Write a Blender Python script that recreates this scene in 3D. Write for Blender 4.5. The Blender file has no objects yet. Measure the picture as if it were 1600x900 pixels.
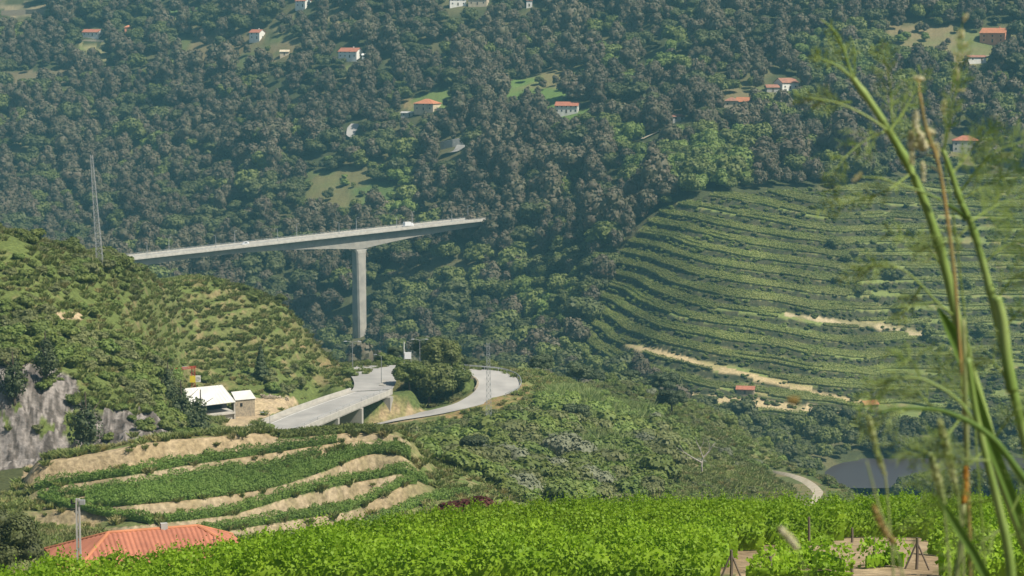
import bpy, bmesh, math, random
import numpy as np
from mathutils import Vector, Matrix

R = math.radians
rng = np.random.default_rng(11)
random.seed(5)
scene = bpy.context.scene
COL = scene.collection

# ------------------------------------------------------------------ camera, sky, sun, exposure
F, P, ZC = 3600.0, R(6.5), 200.0
cd = bpy.data.cameras.new("camera")
cam = bpy.data.objects.new("camera", cd)
COL.objects.link(cam)
cam.location = (0, 0, ZC)
cam.rotation_euler = (math.pi / 2 - P, 0, 0)
cd.sensor_width = 36
cd.lens = 36 * F / 1600
cd.clip_start, cd.clip_end = 0.1, 12000
cd.dof.use_dof = True
cd.dof.focus_distance = 260
cd.dof.aperture_fstop = 18
scene.camera = cam

SUN_EL, SUN_AZ = R(52), R(120)      # azimuth clockwise from +y: the right, a little behind the camera
to_sun = Vector((math.cos(SUN_EL) * math.sin(SUN_AZ), math.cos(SUN_EL) * math.cos(SUN_AZ), math.sin(SUN_EL)))
world = bpy.data.worlds.new("World")
scene.world = world
world.use_nodes = True
nt = world.node_tree
sky = nt.nodes.new("ShaderNodeTexSky")
sky.sky_type = 'NISHITA'
sky.sun_disc = False
sky.sun_elevation = SUN_EL
sky.sun_rotation = SUN_AZ
sky.dust_density = 2.0
bg = nt.nodes["Background"]
nt.links.new(sky.outputs[0], bg.inputs[0])
bg.inputs[1].default_value = 0.07
sl = bpy.data.lights.new("sun", 'SUN')
sl.energy = 5.0
sl.angle = R(0.5)
sl.color = (1.0, 0.93, 0.80)
so = bpy.data.objects.new("sun", sl)
COL.objects.link(so)
so.rotation_euler = to_sun.to_track_quat('Z', 'Y').to_euler()
scene.view_settings.view_transform = 'Standard'
scene.view_settings.look = 'None'
scene.view_settings.exposure = 0.38
scene.view_settings.gamma = 1.0
scene.render.engine = 'CYCLES'
scene.cycles.max_bounces = 6
scene.cycles.diffuse_bounces = 2
scene.cycles.glossy_bounces = 2
scene.cycles.transmission_bounces = 3
scene.cycles.volume_bounces = 0
scene.cycles.transparent_max_bounces = 4
scene.cycles.use_denoising = True

HAZE_DENSITY = 0.000108
HAZE_COLOR = (0.29, 0.76, 0.92)

# ------------------------------------------------------------------ small maths
cP, sP = math.cos(P), math.sin(P)
def slope(v):
    return -np.tan(P + np.arctan((np.asarray(v, float) - 450) / F))
def aof(u, v=450.):
    return (np.asarray(u, float) - 800) / F / (cP - (np.asarray(v, float) - 450) / F * sP)
def at(u, v, d):
    """world point seen at photo pixel (u,v) at forward distance d"""
    return Vector((float(aof(u, v)) * d, d, ZC + float(slope(v)) * d))
def atz(u, v, z):
    d = z / float(slope(v))
    return Vector((float(aof(u, v)) * d, d, ZC + z))
def project(x, y, z):
    fy = y * cP - (z - ZC) * sP
    uy = y * sP + (z - ZC) * cP
    return 800 + F * x / fy, 450 - F * uy / fy

def _hash(ix, iy, s):
    h = (ix.astype(np.int64) * 374761393 + iy.astype(np.int64) * 668265263 + s * 974634777) & 0xffffffff
    h = ((h ^ (h >> 13)) * 1274126177) & 0xffffffff
    return ((h ^ (h >> 16)) & 0xffff) / 65535.0
def vnoise(x, y, s=0):
    x = np.asarray(x, float); y = np.asarray(y, float)
    ix = np.floor(x); iy = np.floor(y)
    fx = x - ix; fy = y - iy
    fx = fx * fx * (3 - 2 * fx); fy = fy * fy * (3 - 2 * fy)
    a = _hash(ix, iy, s); b = _hash(ix + 1, iy, s); c = _hash(ix, iy + 1, s); d = _hash(ix + 1, iy + 1, s)
    return (a * (1 - fx) + b * fx) * (1 - fy) + (c * (1 - fx) + d * fx) * fy
def fbm(x, y, s=0, o=4):
    t = 0; amp = .5
    for k in range(o):
        t = t + amp * vnoise(x * 2 ** k, y * 2 ** k, s + k); amp *= .5
    return t / (1 - .5 ** o)
def inpoly(x, y, poly):
    x = np.asarray(x, float); y = np.asarray(y, float)
    r = np.zeros(np.broadcast(x, y).shape, bool)
    n = len(poly)
    for i in range(n):
        x1, y1 = poly[i]; x2, y2 = poly[(i + 1) % n]
        if y1 == y2: continue
        c = ((y1 > y) != (y2 > y)) & (x < (x2 - x1) * (y - y1) / (y2 - y1) + x1)
        r ^= c
    return r
def sstep(a, b, x):
    t = np.clip((np.asarray(x, float) - a) / (b - a), 0, 1)
    return t * t * (3 - 2 * t)
def pchip(x, Yv, xq):
    """monotone cubic through (x, Yv[...]) along axis 0"""
    x = np.asarray(x, float); Yv = np.asarray(Yv, float)
    sh = (-1,) + (1,) * (Yv.ndim - 1)
    h = np.diff(x).reshape(sh); dl = np.diff(Yv, axis=0) / h
    m = np.zeros_like(Yv)
    w1 = 2 * h[1:] + h[:-1]; w2 = h[1:] + 2 * h[:-1]
    same = dl[1:] * dl[:-1] > 0
    with np.errstate(all='ignore'):
        hm = (w1 + w2) / (w1 / dl[:-1] + w2 / dl[1:])
    m[1:-1] = np.where(same, hm, 0)
    m[0] = dl[0]; m[-1] = dl[-1]
    i = np.clip(np.searchsorted(x, xq) - 1, 0, len(x) - 2)
    hh = (x[i + 1] - x[i]); t = np.clip((xq - x[i]) / hh, 0, 1)
    t = t.reshape(sh); hh = hh.reshape(sh)
    return ((1 + 2 * t) * (1 - t) ** 2) * Yv[i] + t * (1 - t) ** 2 * hh * m[i] + t * t * (3 - 2 * t) * Yv[i + 1] + t * t * (t - 1) * hh * m[i + 1]

# ------------------------------------------------------------------ object helpers
def tag(o, label=None, cat=None, group=None, kind=None):
    if label: o["label"] = label
    if cat: o["category"] = cat
    if group: o["group"] = group
    if kind: o["kind"] = kind
    return o
def mesh_np(name, V, Q, mat=None, smooth=False):
    V = np.asarray(V, np.float32); Q = np.asarray(Q, np.int32)
    m = bpy.data.meshes.new(name)
    k = Q.shape[1]
    m.vertices.add(len(V)); m.vertices.foreach_set("co", V.ravel())
    m.loops.add(Q.size); m.loops.foreach_set("vertex_index", Q.ravel())
    m.polygons.add(len(Q))
    m.polygons.foreach_set("loop_start", np.arange(len(Q), dtype=np.int32) * k)
    m.polygons.foreach_set("loop_total", np.full(len(Q), k, np.int32))
    if smooth: m.polygons.foreach_set("use_smooth", np.ones(len(Q), bool))
    m.update(calc_edges=True)
    if mat: m.materials.append(mat)
    return m
def link(name, mesh, parent=None, loc=None):
    o = bpy.data.objects.new(name, mesh)
    COL.objects.link(o)
    if parent: o.parent = parent
    if loc is not None: o.location = loc
    return o
def empty(name, loc, label, cat, group=None, rz=0.0):
    o = bpy.data.objects.new(name, None)
    o.empty_display_size = .5
    COL.objects.link(o)
    o.location = loc; o.rotation_euler = (0, 0, rz)
    return tag(o, label, cat, group)
def copy_tree(o, parent=None):
    c = o.copy(); COL.objects.link(c)
    if parent: c.parent = parent
    for ch in list(o.children): copy_tree(ch, c)
    return c

class MB:
    """collects boxes, tubes and slabs into one mesh"""
    def __init__(s): s.v = []; s.f = []
    def add(s, v, f):
        b = len(s.v); s.v += [tuple(p) for p in v]; s.f += [tuple(i + b for i in q) for q in f]
    def box(s, c, size, rz=0.0, m=None):
        x, y, z = size[0] / 2, size[1] / 2, size[2] / 2
        v = [(-x, -y, -z), (x, -y, -z), (x, y, -z), (-x, y, -z), (-x, -y, z), (x, -y, z), (x, y, z), (-x, y, z)]
        M = Matrix.Translation(c) @ (m if m else Matrix.Rotation(rz, 4, 'Z'))
        s.add([M @ Vector(p) for p in v], [(0, 3, 2, 1), (4, 5, 6, 7), (0, 1, 5, 4), (1, 2, 6, 5), (2, 3, 7, 6), (3, 0, 4, 7)])
    def bar(s, a, b, r, n=4):
        s.tube([a, b], [r, r], n)
    def tube(s, pts, rad, n=6):
        pts = [Vector(p) for p in pts]
        base = len(s.v); N = len(pts)
        for i, p in enumerate(pts):
            t = (pts[min(i + 1, N - 1)] - pts[max(i - 1, 0)])
            t = t.normalized() if t.length > 1e-9 else Vector((0, 0, 1))
            ref = Vector((0, 0, 1)) if abs(t.z) < .9 else Vector((0, 1, 0))
            e1 = t.cross(ref).normalized(); e2 = t.cross(e1)
            for k in range(n):
                an = 2 * math.pi * (k + .5) / n
                s.v.append(tuple(p + (e1 * math.cos(an) + e2 * math.sin(an)) * rad[i]))
        for i in range(N - 1):
            for k in range(n):
                a = base + i * n + k; b = base + i * n + (k + 1) % n
                s.f.append((a, b, b + n, a + n))
        s.f.append(tuple(base + k for k in range(n))[::-1])
        s.f.append(tuple(base + (N - 1) * n + k for k in range(n)))
    def hull(s, bottom, top):
        """closed prism between two loops with the same count"""
        n = len(bottom)
        f = [tuple(range(n))[::-1], tuple(range(n, 2 * n))] + [(k, (k + 1) % n, n + (k + 1) % n, n + k) for k in range(n)]
        s.add(list(bottom) + list(top), f)
    def build(s, name, mat, parent=None, loc=None, smooth=False):
        m = bpy.data.meshes.new(name)
        m.from_pydata(s.v, [], s.f)
        if smooth:
            for p in m.polygons: p.use_smooth = True
        m.materials.append(mat)
        m.update()
        return link(name, m, parent, loc)

# ------------------------------------------------------------------ materials
def mat_plain(name, col, col2=None, scale=3.0, rough=.85, spec=.3, metal=0.0, bump=0.0, detail=5.0, lo=.35, hi=.65, stretch=None):
    m = bpy.data.materials.new(name); m.use_nodes = True
    t = m.node_tree; N = t.nodes; L = t.links
    b = N["Principled BSDF"]
    b.inputs["Roughness"].default_value = rough
    b.inputs["Specular IOR Level"].default_value = spec
    b.inputs["Metallic"].default_value = metal
    tc = N.new("ShaderNodeTexCoord"); no = N.new("ShaderNodeTexNoise")
    no.inputs["Scale"].default_value = scale; no.inputs["Detail"].default_value = detail
    src = tc.outputs["Object"]
    if stretch:
        mp = N.new("ShaderNodeMapping"); mp.inputs["Scale"].default_value = stretch
        L.new(src, mp.inputs[0]); src = mp.outputs[0]
    L.new(src, no.inputs["Vector"])
    rp = N.new("ShaderNodeValToRGB")
    rp.color_ramp.elements[0].position = lo; rp.color_ramp.elements[1].position = hi
    c2 = col2 or tuple(c * .75 for c in col)
    rp.color_ramp.elements[0].color = (*c2, 1); rp.color_ramp.elements[1].color = (*col, 1)
    L.new(no.outputs["Fac"], rp.inputs[0]); L.new(rp.outputs[0], b.inputs["Base Color"])
    if bump:
        bp = N.new("ShaderNodeBump"); bp.inputs["Strength"].default_value = bump
        L.new(no.outputs["Fac"], bp.inputs["Height"]); L.new(bp.outputs[0], b.inputs["Normal"])
    return m
def mat_leaf(name, c1, c2, c3, tr=.3, nscale=.35, rough=.6, spec=.25):
    """c1..c2 by plant, c3 in patches of the crown; part of the light goes through the leaf"""
    m = bpy.data.materials.new(name); m.use_nodes = True
    t = m.node_tree; N = t.nodes; L = t.links
    b = N["Principled BSDF"]
    b.inputs["Roughness"].default_value = rough; b.inputs["Specular IOR Level"].default_value = spec
    oi = N.new("ShaderNodeObjectInfo")
    mx = N.new("ShaderNodeMix"); mx.data_type = 'RGBA'
    mx.inputs["A"].default_value = (*c1, 1); mx.inputs["B"].default_value = (*c2, 1)
    L.new(oi.outputs["Random"], mx.inputs["Factor"])
    tc = N.new("ShaderNodeTexCoord"); no = N.new("ShaderNodeTexNoise")
    no.inputs["Scale"].default_value = nscale; no.inputs["Detail"].default_value = 3
    L.new(tc.outputs["Object"], no.inputs["Vector"])
    mr = N.new("ShaderNodeMapRange"); mr.inputs["From Min"].default_value = .38; mr.inputs["From Max"].default_value = .66
    L.new(no.outputs["Fac"], mr.inputs["Value"])
    m2 = N.new("ShaderNodeMix"); m2.data_type = 'RGBA'
    m2.inputs["B"].default_value = (*c3, 1)
    L.new(mx.outputs["Result"], m2.inputs["A"]); L.new(mr.outputs["Result"], m2.inputs["Factor"])
    ge = N.new("ShaderNodeNewGeometry"); nw = N.new("ShaderNodeTexNoise"); nw.inputs["Scale"].default_value = .022; nw.inputs["Detail"].default_value = 2
    L.new(ge.outputs["Position"], nw.inputs["Vector"])
    mw = N.new("ShaderNodeMapRange"); mw.inputs["From Min"].default_value = .3; mw.inputs["From Max"].default_value = .7; mw.inputs["To Min"].default_value = .68; mw.inputs["To Max"].default_value = 1.32
    L.new(nw.outputs["Fac"], mw.inputs["Value"])
    sc3 = N.new("ShaderNodeVectorMath"); sc3.operation = 'SCALE'
    L.new(m2.outputs["Result"], sc3.inputs[0]); L.new(mw.outputs["Result"], sc3.inputs["Scale"])
    L.new(sc3.outputs[0], b.inputs["Base Color"])
    tb = N.new("ShaderNodeBsdfTranslucent"); ms = N.new("ShaderNodeMixShader")
    ms.inputs[0].default_value = tr
    g = N.new("ShaderNodeMix"); g.data_type = 'RGBA'; g.blend_type = 'MULTIPLY'; g.inputs["Factor"].default_value = 1
    g.inputs["B"].default_value = (1.15, 1.25, .6, 1)
    L.new(sc3.outputs[0], g.inputs["A"]); L.new(g.outputs["Result"], tb.inputs["Color"])
    L.new(b.outputs[0], ms.inputs[1]); L.new(tb.outputs[0], ms.inputs[2])
    L.new(ms.outputs[0], N["Material Output"].inputs[0])
    return m

M = {}
M['concrete'] = mat_plain("bridge_concrete", (.40, .375, .325), (.29, .275, .245), .25, detail=8, bump=.05)
M['concrete_light'] = mat_plain("pale_concrete", (.47, .445, .395), (.37, .35, .31), .6)
M['asphalt'] = mat_plain("grey_asphalt", (.37, .355, .33), (.28, .27, .255), .16, detail=9)
M['steel'] = mat_plain("galvanised_steel", (.50, .51, .51), (.40, .41, .41), 1.0, rough=.5, metal=.4)
M['pole'] = mat_plain("lamp_pole_grey", (.30, .31, .31), (.22, .23, .23), 1.0, rough=.5)
M['white'] = mat_plain("white_plaster", (.80, .78, .73), (.68, .66, .60), .5)
M['white_metal'] = mat_plain("white_sheet_metal", (.74, .73, .68), (.58, .57, .52), .3, rough=.5, stretch=(1, .15, 1))
M['whitepaint'] = mat_plain("white_paint", (.82, .82, .82), (.74, .74, .74), .5, rough=.3, spec=.5)
M['tile'] = mat_plain("red_roof_tiles", (.42, .165, .10), (.31, .12, .075), .8)
M['tile_orange'] = mat_plain("orange_roof_tiles", (.50, .205, .105), (.38, .155, .08), .8)
M['tile_dull'] = mat_plain("weathered_roof_tiles", (.36, .17, .11), (.24, .12, .085), .8)
M['cream'] = mat_plain("cream_wall", (.62, .52, .38), (.5, .42, .3), .5)
M['salmon'] = mat_plain("salmon_wall", (.66, .30, .17), (.56, .25, .14), .5)
M['greywall'] = mat_plain("grey_wall", (.44, .43, .40), (.33, .32, .3), .6)
M['stone'] = mat_plain("rough_stone_wall", (.36, .30, .21), (.22, .185, .14), 2.2, bump=.4)
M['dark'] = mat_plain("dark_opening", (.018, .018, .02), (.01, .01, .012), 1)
M['glass'] = mat_plain("window_glass", (.03, .04, .05), (.02, .03, .04), 1, rough=.1, spec=.6)
M['wood'] = mat_plain("weathered_wood", (.16, .13, .10), (.09, .075, .06), 3, stretch=(1, 1, .1))
M['bark'] = mat_plain("tree_bark", (.12, .09, .065), (.07, .055, .04), 2.5)
M['deadwood'] = mat_plain("bleached_dead_wood", (.40, .37, .31), (.25, .22, .19), 1.5)
M['track'] = mat_plain("pale_dirt_track", (.50, .44, .33), (.40, .34, .25), .5, detail=8)
M['red'] = mat_plain("red_crane_paint", (.42, .05, .03), (.34, .04, .025), 1, rough=.5)
M['yellow'] = mat_plain("yellow_sign_face", (.75, .58, .04), (.68, .52, .04), 1)
M['rubber'] = mat_plain("black_rubber", (.02, .02, .02), (.015, .015, .015), 1)

# ------------------------------------------------------------------ TERRAIN: one sheet, z known along sight columns
near = [(0.3, -1.55), (1, -1.62), (5, -2.4), (30, -7.6), (68, -17.2)]
cols = {
 0:    [(76, 962), (100, 930), (130, 965), (170, 950), (250, 880), (330, 810), (375, 750), (394, 724), (403, 590), (418, 545), (440, 470), (455, 420), (472, 372), (482, 366), (530, 400), (700, 540), (900, 600), (1100, 560), (1300, 470), (1500, 395), (1650, 300), (1850, 130), (2000, 10), (2200, -120), (2650, -340)],
 150:  [(76, 958), (100, 928), (130, 955), (170, 940), (250, 875), (330, 815), (350, 775), (378, 718), (396, 702), (406, 640), (416, 600), (440, 545), (470, 470), (490, 430), (505, 405), (520, 398), (560, 430), (700, 560), (900, 620), (1100, 580), (1300, 480), (1480, 400), (1630, 300), (1830, 130), (1980, 10), (2200, -120), (2650, -340)],
 215:  [(76, 952), (100, 925), (130, 948), (170, 933), (250, 875), (330, 818), (350, 775), (374, 722), (390, 696), (404, 665), (418, 625), (440, 575), (470, 520), (500, 468), (530, 432), (546, 421), (562, 419), (600, 440), (720, 560), (900, 630), (1100, 595), (1280, 500), (1420, 400), (1620, 290), (1810, 125), (1960, 10), (2200, -125), (2650, -345)],
 300:  [(76, 945), (100, 918), (130, 940), (170, 930), (250, 875), (330, 820), (350, 775), (370, 730), (388, 690), (400, 690), (440, 700), (490, 679), (505, 657), (532, 641), (545, 605), (570, 530), (590, 470), (603, 440), (615, 434), (650, 460), (750, 560), (900, 640), (1100, 610), (1250, 540), (1350, 470), (1450, 400), (1600, 285), (1790, 120), (1930, 10), (2200, -130), (2650, -350)],
 430:  [(76, 925), (100, 885), (130, 905), (170, 900), (250, 880), (330, 838), (350, 795), (372, 738), (390, 705), (420, 715), (480, 725), (510, 675), (535, 650), (545, 632), (560, 602), (580, 548), (597, 500), (612, 472), (622, 468), (660, 510), (750, 620), (900, 690), (1100, 650), (1200, 590), (1300, 510), (1350, 440), (1450, 350), (1600, 225), (1750, 95), (1860, 0), (2150, -160), (2650, -380)],
 540:  [(100, 870), (130, 885), (170, 890), (250, 885), (330, 855), (350, 805), (372, 742), (386, 708), (400, 706), (440, 722), (500, 716), (550, 690), (570, 662), (585, 622), (598, 585), (606, 572), (615, 570), (640, 590), (700, 650), (900, 710), (1100, 630), (1200, 570), (1260, 545), (1320, 485), (1360, 420), (1450, 325), (1580, 200), (1700, 90), (1800, 0), (2100, -180), (2600, -400)],
 620:  [(100, 862), (130, 868), (170, 890), (250, 890), (330, 870), (360, 800), (380, 745), (394, 718), (430, 738), (500, 722), (550, 682), (570, 656), (585, 640), (597, 600), (606, 577), (614, 571), (625, 565), (660, 600), (750, 690), (900, 735), (1050, 650), (1150, 595), (1215, 552), (1300, 480), (1345, 420), (1420, 345), (1550, 210), (1680, 85), (1770, 0), (2080, -190), (2600, -410)],
 720:  [(100, 858), (130, 850), (170, 880), (250, 890), (330, 862), (362, 790), (385, 752), (440, 730), (500, 705), (540, 680), (566, 650), (577, 645), (588, 615), (599, 585), (606, 579), (622, 577), (660, 600), (750, 690), (900, 740), (1000, 690), (1100, 615), (1180, 560), (1270, 470), (1330, 390), (1375, 345), (1510, 210), (1650, 85), (1750, 0), (2060, -190), (2600, -420)],
 820:  [(100, 854), (130, 843), (170, 870), (250, 880), (330, 858), (400, 782), (450, 748), (500, 712), (550, 662), (572, 630), (588, 607), (600, 593), (615, 585), (645, 582), (680, 610), (800, 725), (900, 745), (1000, 665), (1080, 600), (1160, 535), (1235, 470), (1295, 400), (1345, 330), (1490, 200), (1640, 80), (1740, 0), (2050, -190), (2600, -430)],
 950:  [(100, 850), (130, 836), (170, 860), (250, 870), (330, 850), (420, 785), (480, 745), (540, 705), (600, 655), (650, 617), (690, 600), (720, 603), (800, 660), (900, 715), (980, 645), (1030, 592), (1080, 540), (1125, 480), (1180, 410), (1228, 360), (1280, 310), (1340, 260), (1440, 190), (1590, 80), (1690, 0), (2000, -190), (2600, -440)],
 1100: [(100, 848), (130, 834), (170, 850), (250, 860), (330, 840), (420, 795), (500, 757), (600, 702), (680, 655), (740, 638), (800, 690), (860, 725), (920, 702), (960, 660), (990, 620), (1030, 560), (1080, 480), (1120, 420), (1160, 360), (1206, 300), (1255, 270), (1345, 210), (1470, 120), (1590, 20), (1620, 0), (1950, -200), (2600, -450)],
 1250: [(100, 850), (130, 836), (170, 850), (250, 860), (330, 850), (420, 820), (500, 793), (600, 757), (660, 738), (720, 742), (800, 768), (880, 742), (930, 704), (960, 680), (985, 655), (1010, 615), (1052, 540), (1092, 470), (1142, 390), (1196, 308), (1240, 278), (1330, 218), (1450, 128), (1550, 40), (1600, 0), (1930, -200), (2600, -450)],
 1400: [(100, 850), (130, 830), (170, 850), (250, 860), (330, 855), (420, 835), (500, 820), (600, 805), (700, 795), (800, 787), (885, 778), (900, 783), (930, 716), (960, 690), (985, 668), (1003, 648), (1030, 612), (1075, 550), (1122, 470), (1172, 390), (1232, 300), (1295, 260), (1390, 170), (1490, 80), (1570, 0), (1900, -210), (2600, -460)],
 1600: [(100, 862), (130, 822), (170, 850), (250, 860), (330, 855), (420, 840), (500, 832), (600, 818), (700, 803), (800, 792), (885, 780), (900, 783), (930, 716), (960, 690), (985, 668), (1003, 648), (1040, 605), (1095, 535), (1145, 460), (1195, 380), (1250, 300), (1310, 250), (1390, 170), (1490, 70), (1560, 0), (1890, -210), (2600, -460)],
}
cols[-1400] = cols[0]
cols[3000] = cols[1600]
YG = np.unique(np.concatenate([np.geomspace(.3, 60, 46), np.arange(60, 150, 1.), np.arange(150, 320, 2.5), np.arange(320, 402, .42), np.arange(402, 640, 1.2),
                               np.arange(640, 920, 4.), np.arange(920, 1310, 1.9), np.arange(1310, 2100, 6.), np.linspace(2100, 2640, 30)]))
ug = np.concatenate([-80 - np.geomspace(6, 1300, 34)[::-1], np.arange(-80, 1681, 3.), 1680 + np.geomspace(6, 1300, 34)])
AG = aof(ug)
ukeys = sorted(cols)
prof = []
for u in ukeys:
    c = cols[u]
    yy = [p[0] for p in near] + [p[0] for p in c]
    zz = [p[1] for p in near] + [p[0] * float(slope(p[1])) for p in c]
    prof.append(pchip(yy, np.array(zz), YG))
Z = pchip(aof(np.array(ukeys)), np.array(prof), AG)            # [a, y], relative to the camera's height
AA, YY = np.meshgrid(AG, YG, indexing='ij')
XX = AA * YY
def UV(Zr):
    return project(XX, YY, Zr + ZC)
U0, V0 = UV(Z)

# ---- coarse roughness, growing with distance
far_w = sstep(620, 1000, YY)
Z += far_w * (fbm(XX / 90, YY / 90, 3) - .5) * 13 + (fbm(XX / 22, YY / 22, 8) - .5) * (1.2 * sstep(100, 300, YY) + 2.0 * far_w)
# water lies low in the river bed
river = sstep(1325, 1358, U0) * sstep(872, 890, YY) * (1 - sstep(924, 934, YY))
WATER = -176.0
Z = np.where(river > .5, np.minimum(Z, WATER - 2.5), Z)
Z = np.maximum(Z, -184)

# ---- terraced vineyard of the far right hillside
TP = [(905, 590), (915, 500), (950, 440), (975, 385), (1035, 325), (1130, 300), (1300, 287), (1480, 275), (1760, 262), (1760, 655), (1440, 668), (1270, 662), (1150, 645), (990, 590)]
Tm = inpoly(U0, V0, TP) & (YY > 930) & (YY < 1340)
Tw = Tm.astype(float)
for _ in range(6):
    Tw[1:-1, 1:-1] = (Tw[1:-1, 1:-1] * 2 + Tw[:-2, 1:-1] + Tw[2:, 1:-1] + Tw[1:-1, :-2] + Tw[1:-1, 2:]) / 6
HT = 5.6
tilt = .15 * np.clip(XX - 35, 0, 130) + .03 * np.clip(XX - 165, 0, 200)
TQ = Z + tilt + (fbm(XX / 60, YY / 60, 21) - .5) * 5.0
kq = np.floor(TQ / HT); fq = TQ / HT - kq
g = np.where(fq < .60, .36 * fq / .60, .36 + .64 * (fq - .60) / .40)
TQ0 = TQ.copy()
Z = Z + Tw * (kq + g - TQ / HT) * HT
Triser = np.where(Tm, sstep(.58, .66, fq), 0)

# ---- weedy terraces on the near left hill
LP = [(180, 470), (330, 440), (430, 470), (520, 540), (545, 575), (420, 570), (250, 560), (200, 520)]
Lm = inpoly(U0, V0, LP) & (YY > 430) & (YY < 640)
Lw = Lm.astype(float)
for _ in range(8):
    Lw[1:-1, 1:-1] = (Lw[1:-1, 1:-1] * 2 + Lw[:-2, 1:-1] + Lw[2:, 1:-1] + Lw[1:-1, :-2] + Lw[1:-1, 2:]) / 6
LQ = Z - .05 * XX + (fbm(XX / 30, YY / 30, 31) - .5) * 1.5
kl = np.floor(LQ / 2.6); fl = LQ / 2.6 - kl
gl = np.where(fl < .6, .15 * fl / .6, .15 + .85 * (fl - .6) / .4)
Z = Z + Lw * (kl + gl - LQ / 2.6) * 2.6
Lriser = np.where(Lm, sstep(.55, .66, fl), 0)

# ---- vine terraces of the near knoll: front edges seen in the photograph
E = [
 ([0, 40, 150, 250, 330, 400, 440, 500, 560, 640, 700, 760], [738, 729, 712, 693, 687, 681, 688, 683, 679, 682, 694, 712]),
 ([0, 40, 200, 300, 380, 440, 500, 560, 640, 700, 760], [776, 768, 743, 726, 715, 706, 697, 690, 692, 704, 722]),
 ([0, 40, 130, 200, 330, 400, 480, 540, 600, 660, 720, 760], [790, 784, 776, 766, 746, 742, 723, 706, 697, 704, 720, 734]),
 ([0, 40, 130, 200, 300, 420, 500, 590, 640, 700, 760], [806, 802, 796, 790, 781, 763, 738, 710, 712, 726, 742]),
 ([0, 100, 255, 350, 450, 530, 590, 640, 700, 760], [832, 829, 817, 806, 778, 759, 748, 739, 744, 758]),
 ([0, 100, 330, 450, 540, 600, 660, 720, 760], [852, 848, 832, 814, 800, 774, 748, 754, 770]),
 ([0, 330, 540, 620, 700, 760], [878, 858, 834, 806, 776, 784]),
]
ue = 800 + AG * F * cP
ES, ED, EZ = [], [], []
d1 = np.interp(ue, [0, 200, 440, 560, 700, 760], [352, 352, 370, 380, 382, 382])
for k, (uu, vv) in enumerate(E):
    ES.append(pchip(uu, np.array(vv, float), np.clip(ue, 0, 760)))
ED = [None] * len(E)
ED[1] = d1
ED[0] = d1 + np.maximum(1.2, .14 * (ES[1] - ES[0]))
for k in range(2, len(E)):
    ED[k] = ED[k - 1] - np.maximum(.9, (.36 if k == 3 else .17) * (ES[k] - ES[k - 1]))
EZ = [ED[k] * slope(ES[k]) for k in range(len(E))]
# columns' x-scale: the same a is kept, v-dependence of a is under a percent here
kw = sstep(10, 60, ue) * (1 - sstep(615, 700, ue))
BANK = np.zeros_like(Z)
for i in range(len(AG)):
    if kw[i] <= 0: continue
    ys, zs, bk = [], [], []
    for k in range(len(E) - 1, -1, -1):
        d, z = ED[k][i], EZ[k][i]
        if k < len(E) - 1:                          # foot of the bank behind tread k+1
            zf = EZ[k + 1][i] + .12
            run = min(1.3, .45 * (d - ED[k + 1][i]))
            ys.append(d - run); zs.append(min(zf, z))
        ys.append(d); zs.append(z)
    ys = np.array(ys); zs = np.array(zs)
    lo, hi = ys[0] - 14, ys[-1] + 22
    inside = (YG > lo) & (YG < hi)
    zi = np.interp(YG, ys, zs)
    w = kw[i] * sstep(lo, ys[0] - 1, YG) * (1 - sstep(ys[-1] + 5, hi, YG))
    # beyond the top edge go down gently
    zi = np.where(YG > ys[-1], zs[-1] + .2 - .12 * np.maximum(0, YG - ys[-1] - 3), zi)
    zi = np.where(YG < ys[0], zs[0] - .4 * np.minimum(ys[0] - YG, 3), zi)
    Z[i] = Z[i] * (1 - w) + zi * w
    inb = np.zeros(len(YG))
    for j in range(len(ys) - 1):
        if j % 2 == 1 or j == len(ys) - 2:
            pass
    for k in range(len(E) - 1):
        d = ED[k][i]; run = min(1.3, .45 * (d - ED[k + 1][i]))
        inb = np.maximum(inb, ((YG > d - run - .15) & (YG < d + .1)).astype(float))
    BANK[i] = inb * kw[i]
KN = np.zeros_like(Z)
for i in range(len(AG)):
    if kw[i] > 0:
        KN[i] = kw[i] * ((YG > ED[-1][i] - 3) & (YG < ED[0][i] + 2))

# ---- roads laid into the ground (edges read from the photograph, heights relative to the camera)
ZR = -90.4
def edge(pts):
    return [atz(*p) for p in pts]
loop_out = edge([(640, 572, -90.3), (700, 573, -90.3), (738, 576.5, -90.5), (779, 580, -91), (800, 586, -91.6), (811, 594, -92.2), (813, 602, -92.8), (809, 609, -93.3), (797, 616, -93.8), (760, 630, -94.8), (688, 647, -96), (619, 658, -97), (572, 668, -97.8), (540, 675, -98.3), (510, 682, -98.8)])
loop_in = edge([(640, 583, -90.3), (700, 586, -90.3), (732, 588, -90.5), (741, 591, -91), (746, 595, -91.6), (748, 599, -92.2), (747, 604, -92.8), (742, 611, -93.3), (729, 621, -93.8), (712, 630, -94.8), (668, 642, -96), (612, 652, -97), (568, 660, -97.8), (538, 667, -98.3), (508, 673, -98.8)])
plaza_l = edge([(382, 673, ZR), (450, 645, ZR), (547, 612, ZR), (556, 607.5, ZR), (558, 601, ZR), (554, 592, ZR), (541, 575, ZR), (560, 571.5, ZR), (600, 570, ZR), (640, 570.5, ZR)])
path_l = edge([(1206, 735, -129), (1235, 740, -126.5), (1262, 749, -124.5), (1276, 758, -123), (1285, 767, -121.5), (1283, 777, -117.5), (1272, 788, -113), (1257, 800, -108)])
path_r = edge([(1210, 740, -129), (1236, 747, -126.5), (1255, 756, -124.5), (1265, 764, -123), (1270, 771, -121.5), (1268, 778, -117.5), (1258, 788, -113), (1242, 800, -108)])
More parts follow.
